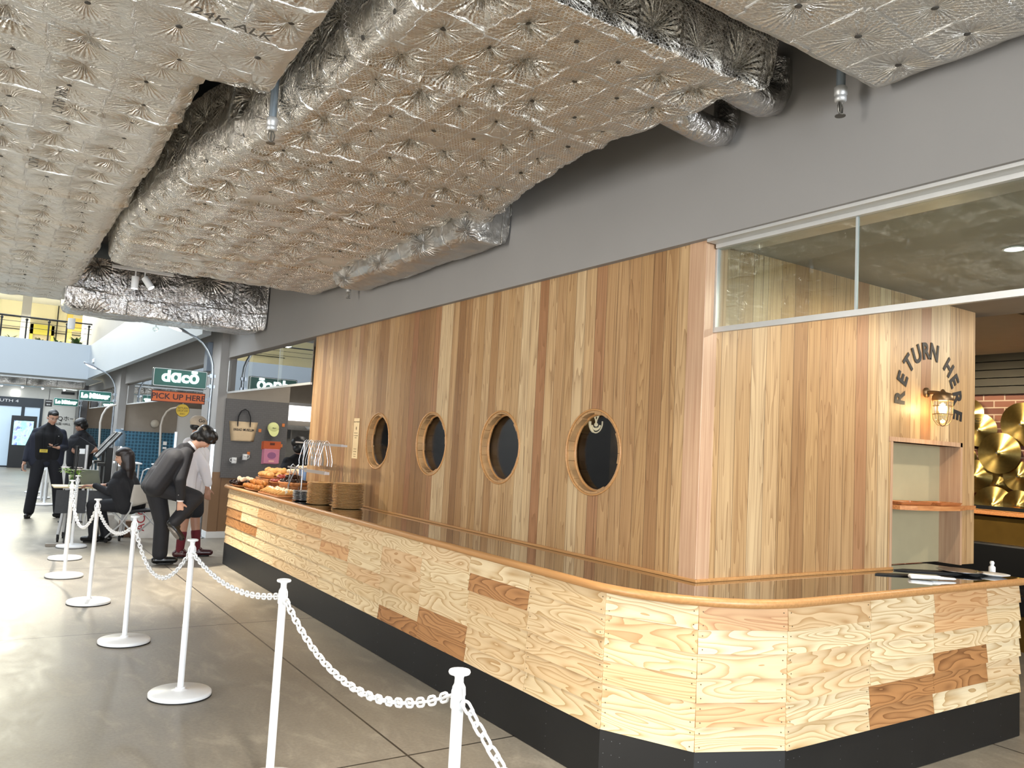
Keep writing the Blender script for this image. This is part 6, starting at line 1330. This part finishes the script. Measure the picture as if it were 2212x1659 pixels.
def chair(x, y, rz, lb):
    t = thing('folding_chair', lb, 'chair', (x, y, 0), rz)
    P = []
    # backrest: gently curved slotted plate
    nx, nz = 12, 8; vs = []
    for s_ in (0, 1):
        for j in range(nz+1):
            for i in range(nx+1):
                u = i/nx*2-1; v = j/nz; w = 0.215-0.02*v*v; vs.append((u*w, 0.19+0.03*v-0.045*(1-u*u)*(-1)-0.045+s_*0.008, 0.49+0.29*v-0.05*(1-v)*(1-u*u)*(-1)*0+0.05*(1-v)*(1-abs(u))))
    o2 = (nx+1)*(nz+1); fs = []
    for j in range(nz):
        for i in range(nx):
            a = j*(nx+1)+i; fs += [(a, a+1, a+nx+2, a+nx+1), (o2+a, o2+a+nx+1, o2+a+nx+2, o2+a+1)]
    for i in range(nx): fs += [(i, o2+i, o2+i+1, i+1), (nz*(nx+1)+i, nz*(nx+1)+i+1, o2+nz*(nx+1)+i+1, o2+nz*(nx+1)+i)]
    for j in range(nz): a = j*(nx+1); b = a+nx; fs += [(a, a+nx+1, o2+a+nx+1, o2+a), (b, o2+b, o2+b+nx+1, b+nx+1)]
    bk = ob('backrest', MB().add(vs, fs, True), M_PALEP, t)
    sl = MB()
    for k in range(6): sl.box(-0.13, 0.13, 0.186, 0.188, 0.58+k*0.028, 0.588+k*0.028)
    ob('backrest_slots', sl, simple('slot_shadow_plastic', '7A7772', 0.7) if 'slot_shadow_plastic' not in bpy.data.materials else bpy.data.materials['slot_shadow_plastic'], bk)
    ob('seat', MB().box(-0.21, 0.21, -0.22, 0.20, 0.42, 0.455, bev=0.012), simple('black_seat_pad', '1A1D24', 0.6), t)
    for sx in (-1, 1):
        ob('leg', MB().tube([(sx*0.215, 0.20, 0.56), (sx*0.22, 0.18, 0.45), (sx*0.22, 0.02, 0.26), (sx*0.22, -0.24, 0.07)], 0.011, 10), M_PALEG, t)
        ob('leg', MB().tube([(sx*0.205, -0.2, 0.43), (sx*0.205, -0.05, 0.35), (sx*0.205, 0.2, 0.2), (sx*0.205, 0.27, 0.07)], 0.011, 10), M_PALEG, t)
        for yy in (-0.24, 0.27): ob('castor', MB().cyl((sx*0.21-0.01, yy, 0.03), (sx*0.21+0.01, yy, 0.03), 0.028, n=16).box(sx*0.21-0.012, sx*0.21+0.012, yy-0.01, yy+0.01, 0.03, 0.075), M_RUB, t)
    return t
chair(1.80, 11.55, math.radians(-150), 'grey plastic folding chair on castors under the seated person')
t = thing('paper_carton', 'white paper carton with red letters under the chair', 'box', (2.05, 12.25, 0))
ob('carton_body', MB().box(-0.16, 0.16, -0.16, 0.16, 0, 0.5), simple('white_card', 'D6D4D0', 0.8), t); text_ob('carton_print', 'ACC', 0.16, faceY(-0.08, -0.162, 0.26) @ Matrix.Rotation(PI/2, 4, 'Z'), simple('red_print', 'A02430', 0.6), t)
tag(ob('brown_carton', MB().box(1.74, 1.88, 12.22, 12.4, 0, 0.22, bev=0.004), simple('cardboard', '6E5440', 0.8)), 'brown cardboard box on the floor behind the chair legs', 'box')
tag(blob('fabric_bag', [('e', (1.52, 12.28, 0.16), (0.13, 0.10, 0.16)), ('e', (1.63, 12.3, 0.13), (0.10, 0.09, 0.13)), ('c', (1.45, 12.27, 0.26), (1.62, 12.27, 0.28), 0.05, 0.04)], 0.012, simple('grey_felt', 'B0ACA6', 0.9, bump=0.4, bscale=14)), 'slumped pale grey fabric bag under the table', 'bag')
tag(ob('floor_ramp', MB().box(0.80, 1.0, 11.38, 11.46, 0.0, 0.035, bev=0.004), simple('taupe_block', '8A8379', 0.6)), 'small grey block on the floor beside the farthest near post', 'block')
# ------------------------------------------------------------------ self order kiosks
def kiosk(x, y, lb, rz=0.0):
    t = thing('order_kiosk', lb, 'kiosk', (x, y, 0), rz)
    M = Matrix.Translation((0.02, 0, 1.17)) @ Euler((0, math.radians(38), 0)).to_matrix().to_4x4()
    ob('screen_panel', MB().box(-0.02, 0.02, -0.17, 0.17, -0.30, 0.30, M, bev=0.006), M_BLACK, t)
    ob('screen_glass', MB().box(-0.025, -0.021, -0.155, 0.155, -0.28, 0.28, M), simple('dark_screen', '1B2127', 0.12), t)
    ob('screen_edge', MB().box(-0.026, -0.014, -0.176, -0.171, -0.30, 0.30, M), M_PALEG, t)
    ob('stand_column', MB().box(-0.02, 0.09, -0.1, 0.1, 0.02, 1.12, bev=0.006), M_BLACK, t)
    ob('stand_edge', MB().box(0.092, 0.105, -0.1, 0.1, 0.1, 1.25), M_PALEG, t)
    ob('printer_tray', MB().box(-0.14, 0.02, -0.09, 0.09, 0.78, 0.84), M_BLACK, t)
    ob('stand_foot', MB().box(-0.2, 0.22, -0.18, 0.18, 0, 0.02), M_BLACK, t)
kiosk(2.0, 16.5, 'black self order kiosk with a slanted screen, nearer of two'); kiosk(2.06, 17.6, 'black self order kiosk with a slanted screen, farther of two')
t = thing('water_dispenser', 'clear water jar on a steel stand behind the kiosks', 'dispenser', (2.42, 18.3, 0))
ob('stand', MB().cyl((0, 0, 0), (0, 0, 1.12), 0.03, n=14).lathe([(0.16, 0), (0.16, 0.02)], 24), M_STEEL, t); ob('jar', MB().lathe([(0.11, 1.12), (0.12, 1.16), (0.12, 1.36), (0.08, 1.44), (0.08, 1.47)], 24), simple('bluish_jar', '6F8698', 0.2), t)
# far tables and stools in the second bay
def far_table(x, y, lb):
    t = thing('bar_table', lb, 'table', (x, y, 0), group='white tables in the second bay')
    ob('tabletop', MB().box(-0.5, 0.5, -0.3, 0.3, 0.72, 0.75, bev=0.005), M_WHITE, t)
    for sx in (-0.44, 0.44): 
        for sy in (-0.25, 0.25): ob('leg', MB().cyl((sx, sy, 0), (sx, sy, 0.72), 0.02, n=10), M_PALEG, t)
far_table(2.55, 19.5, 'white table before the blue tiles, left one'); far_table(3.75, 19.0, 'white table before the blue tiles, right one behind the bending person')
def wire_chair(x, y, rz, lb):
    t = thing('steel_chair', lb, 'chair', (x, y, 0), rz, group='bent steel chairs in the second bay')
    ob('seat', MB().box(-0.2, 0.2, -0.2, 0.2, 0.44, 0.455, bev=0.004), M_PALEG, t)
    ob('back_frame', MB().tube([(-0.19, 0.2, 0.45), (-0.19, 0.28, 0.82), (-0.12, 0.3, 0.86), (0.12, 0.3, 0.86), (0.19, 0.28, 0.82), (0.19, 0.2, 0.45)], 0.011, 8), M_PALEG, t)
    for sx in (-0.19, 0.19):
        for sy in (-0.19, 0.19): ob('leg', MB().cyl((sx, sy, 0.44), (sx*1.1, sy*1.15, 0), 0.011, n=8), M_PALEG, t)
wire_chair(1.72, 13.6, -1.2, 'bent steel chair just behind the seated person'); wire_chair(2.15, 13.9, -1.0, 'bent steel chair right of the kiosks, second one')
# pale folding partition behind the standing person
t = thing('room_divider', 'pale folded nesting tables standing behind the person with the phone', 'table', (1.33, 18.2, 0))
for k in range(3):
    ob('folded_top', MB().prism(rrect(-0.30, 0.30, 0.35, 0.98, 0.10), -0.012, 0.012, Matrix.Translation((0.05*k, 0.12*k, 0)) @ RX), simple('pale_table_top', 'D0D0CB', 0.45, var=0.02) if k == 0 else bpy.data.materials['pale_table_top'], t)
    ob('leg_frame', MB().cyl((-0.2+0.05*k, 0.12*k, 0.0), (-0.2+0.05*k, 0.12*k, 0.5), 0.018).cyl((0.2+0.05*k, 0.12*k, 0.0), (0.2+0.05*k, 0.12*k, 0.5), 0.018), M_PALEG, t)
# ------------------------------------------------------------------ far entrance wall
t = thing('display_kiosk', 'black upright display with a light blue picture by the entrance doors', 'screen', (1.23, 31.2, 0))
ob('kiosk_body', MB().box(-0.37, 0.36, -0.05, 0.05, 0, 1.72, bev=0.006), simple('dark_kiosk', '15191E', 0.4), t)
sc = NT('picture_screen'); so = sc.sep(sc.coord()); nz_ = sc.noise(sc.comb(so[0], so[2], 0), 4.0, 3, 0.6, 1.0)
col_ = sc.ramp(nz_, [(0.35, hexc('8FE0EE')), (0.55, hexc('B8F0F4')), (0.62, hexc('8E7FC8')), (0.70, hexc('5A86C8'))]); sc.l(col_, sc.b.inputs['Base Color']); sc.l(col_, sc.b.inputs['Emission Color']); sc.b.inputs['Emission Strength'].default_value = 0.8
ob('screen', MB().box(-0.29, 0.27, -0.056, -0.051, 0.75, 1.55), sc.m, t); text_ob('screen_text', 'Sale', 0.10, faceY(-0.12, -0.058, 1.32), simple('blue_print', '2E6A9A', 0.5), t)
tag(ob('exit_sign', MB().box(0.78, 1.03, 31.40, 31.5, 2.36, 2.57, bev=0.01), simple('lit_exit_panel', 'FFFFFF', 0.4, emit=(1, 1, 0.97, 1), es=2.2)), 'square lit white sign above the dark doors', 'sign')
tag(ob('wall_vent', MB().box(2.24, 2.64, 31.46, 31.5, 2.54, 2.63), M_BLACK), 'black slot vent high on the entrance wall', 'vent')
t = thing('wall_lettering', 'dark wall lettering CIQ with smaller line beneath on the entrance wall', 'lettering', (2.35, 31.49, 1.65))
text_ob('letters', 'C I Q', 0.20, faceY(-0.22, -0.005, 0.05), M_INK, t, 0.003); text_ob('letters', 'ホール', 0.19, faceY(0.30, -0.005, 0.05), M_INK, t, 0.003); text_ob('letters', '出国 HALL', 0.10, faceY(0.02, -0.005, -0.13), M_INK, t, 0.003)
duct('duct_far', [(27.2, -5.0), (28.3, -5.0)], [(27.2, 2.55), (28.3, 2.55)], 27.2, 28.3, 2.58, 2.80, M_FOILS, 'distant foil duct under the pale parapet', seed=8, pin=0.7, quilt=1.5, amp=1.5, step=0.045)
t = thing('light_track', 'distant black lighting track with small spotlights under the upper floor', 'light', (0.6, 29.2, 2.72))
ob('track_rail', MB().box(-2.4, 2.0, -0.02, 0.02, 0, 0.03), M_BLACK, t)
for x in (-0.2, 0.35, 0.9, 1.5): c_ = ob('spot_can', MB().cyl((x, 0, -0.02), (x+0.06, 0, -0.14), 0.035), M_PLAS, t); ob('spot_lens', MB().cyl((x+0.06, 0, -0.14), (x+0.062, 0, -0.145), 0.028), M_LAMPW, c_)
ob('track_drop', MB().cyl((-1, 0, 0.03), (-1, 0, 0.12), 0.01).cyl((1.5, 0, 0.03), (1.5, 0, 0.12), 0.01), M_BLACK, t)
# ------------------------------------------------------------------ upper floor: rail, plants, yellow panel, windows
t = thing('balcony_rail', 'black balcony railing on top of the pale parapet', 'railing', (0, 26.4, 3.86))
ob('handrail', MB().cyl((-6, 0, 0.62), (2.5, 0, 0.62), 0.022), M_BLACK, t)
for z in (0.47, 0.32): ob('cross_wire', MB().cyl((-6, 0, z), (2.5, 0, z), 0.007, n=6), M_BLACK, t)
for x in (-1.2, 0.25, 0.85, 1.4, 1.85, 2.42): ob('post', MB().cyl((x, 0, 0), (x, 0, 0.55), 0.022, n=8).sphere((x, 0, 0.55), 0.04, 8), M_BLACK, t)
def plant(x, y, z, s, lb):
    t = thing('broadleaf_plant', lb, 'plant', (x, y, z), group='plants along the upper parapet'); mb = MB(); rn = random.Random(int(x*100))
    for k in range(26):
        b = rn.uniform(0, 2*PI); petal(mb, (rn.uniform(-.05, .05), rn.uniform(-.05, .05), 0.05), (math.cos(b), math.sin(b), rn.uniform(0.3, 1.8)), rn.uniform(0.2, 0.42)*s, 0.04*s, -0.35)
    ob('leaves', mb, simple('dark_leaf', '4E6A34', 0.5, var=0.4, vscale=9) if 'dark_leaf' not in bpy.data.materials else bpy.data.materials['dark_leaf'], t, recalc=False)
    ob('pot', MB().lathe([(0.09, 0), (0.12, 0.1), (0.11, 0.1)], 16, Matrix.Translation((0, 0, -0.06))), M_BLACK, t)
tag(ob('planter_trough', MB().box(0.2, 2.45, 26.72, 27.08, 3.0, 3.74, bev=0.01), M_BLACK), 'long dark planter trough behind the upper rail', 'planter')
for (x, s, lb) in ((2.2, 1.25, 'tall leafy plant behind the upper rail, rightmost'), (1.70, 0.75, 'leafy plant behind the upper rail, second from the right'), (1.22, 0.55, 'low leafy plant behind the upper rail, middle'), (0.5, 0.6, 'low plant behind the upper rail at the left edge')): plant(x, 26.9, 3.80, s, lb)
t = thing('yellow_kiosk', 'yellow framed doorway on the upper floor', 'doorway', (1.78, 37.7, 3.0))
ob('yellow_frame', MB().box(-0.42, -0.32, -0.1, 0.1, 0, 2.5).box(0.32, 0.42, -0.1, 0.1, 0, 2.5).box(-0.42, 0.42, -0.1, 0.1, 2.1, 2.5), simple('lime_yellow_paint', 'CFC552', 0.5), t); ob('shutter', MB().box(-0.32, 0.32, 0, 0.05, 0, 2.1), simple('beige_shutter', 'B9AF94', 0.6, var=0.05), t)
tag(ob('yellow_column', MB().box(2.55, 2.75, 36.5, 36.8, 3.0, 6.4).box(2.75, 3.6, 36.5, 36.7, 5.3, 5.8), simple('ochre_paint', 'D8B85A', 0.6)), 'ochre column and beam on the upper floor', 'column')
tag(ob('grey_column', MB().box(0.95, 1.25, 35.5, 35.8, 3.0, 6.4), M_GREYW), 'grey column on the upper floor at the left', 'column')
t = thing('upper_window_frames', 'thin dark window bars across the bright upper wall', 'window frame', (0, 37.95, 3.0))
for x in (-1.2, 0.2, 2.3): ob('mullion', MB().box(x-0.02, x+0.02, -0.03, 0, 0, 3.4), M_BLACK, t)
for z in (2.25, 2.75): ob('transom', MB().box(-6, 3.2, -0.03, 0, z-0.015, z+0.015), M_BLACK, t)
tag(ob('column_speaker', MB().box(2.76, 2.83, 12.55, 12.75, 2.42, 2.86, bev=0.006), simple('slate_blue_box', '5A6470', 0.5)), 'slate blue box mounted on the side of the nearest grey pier', 'box')
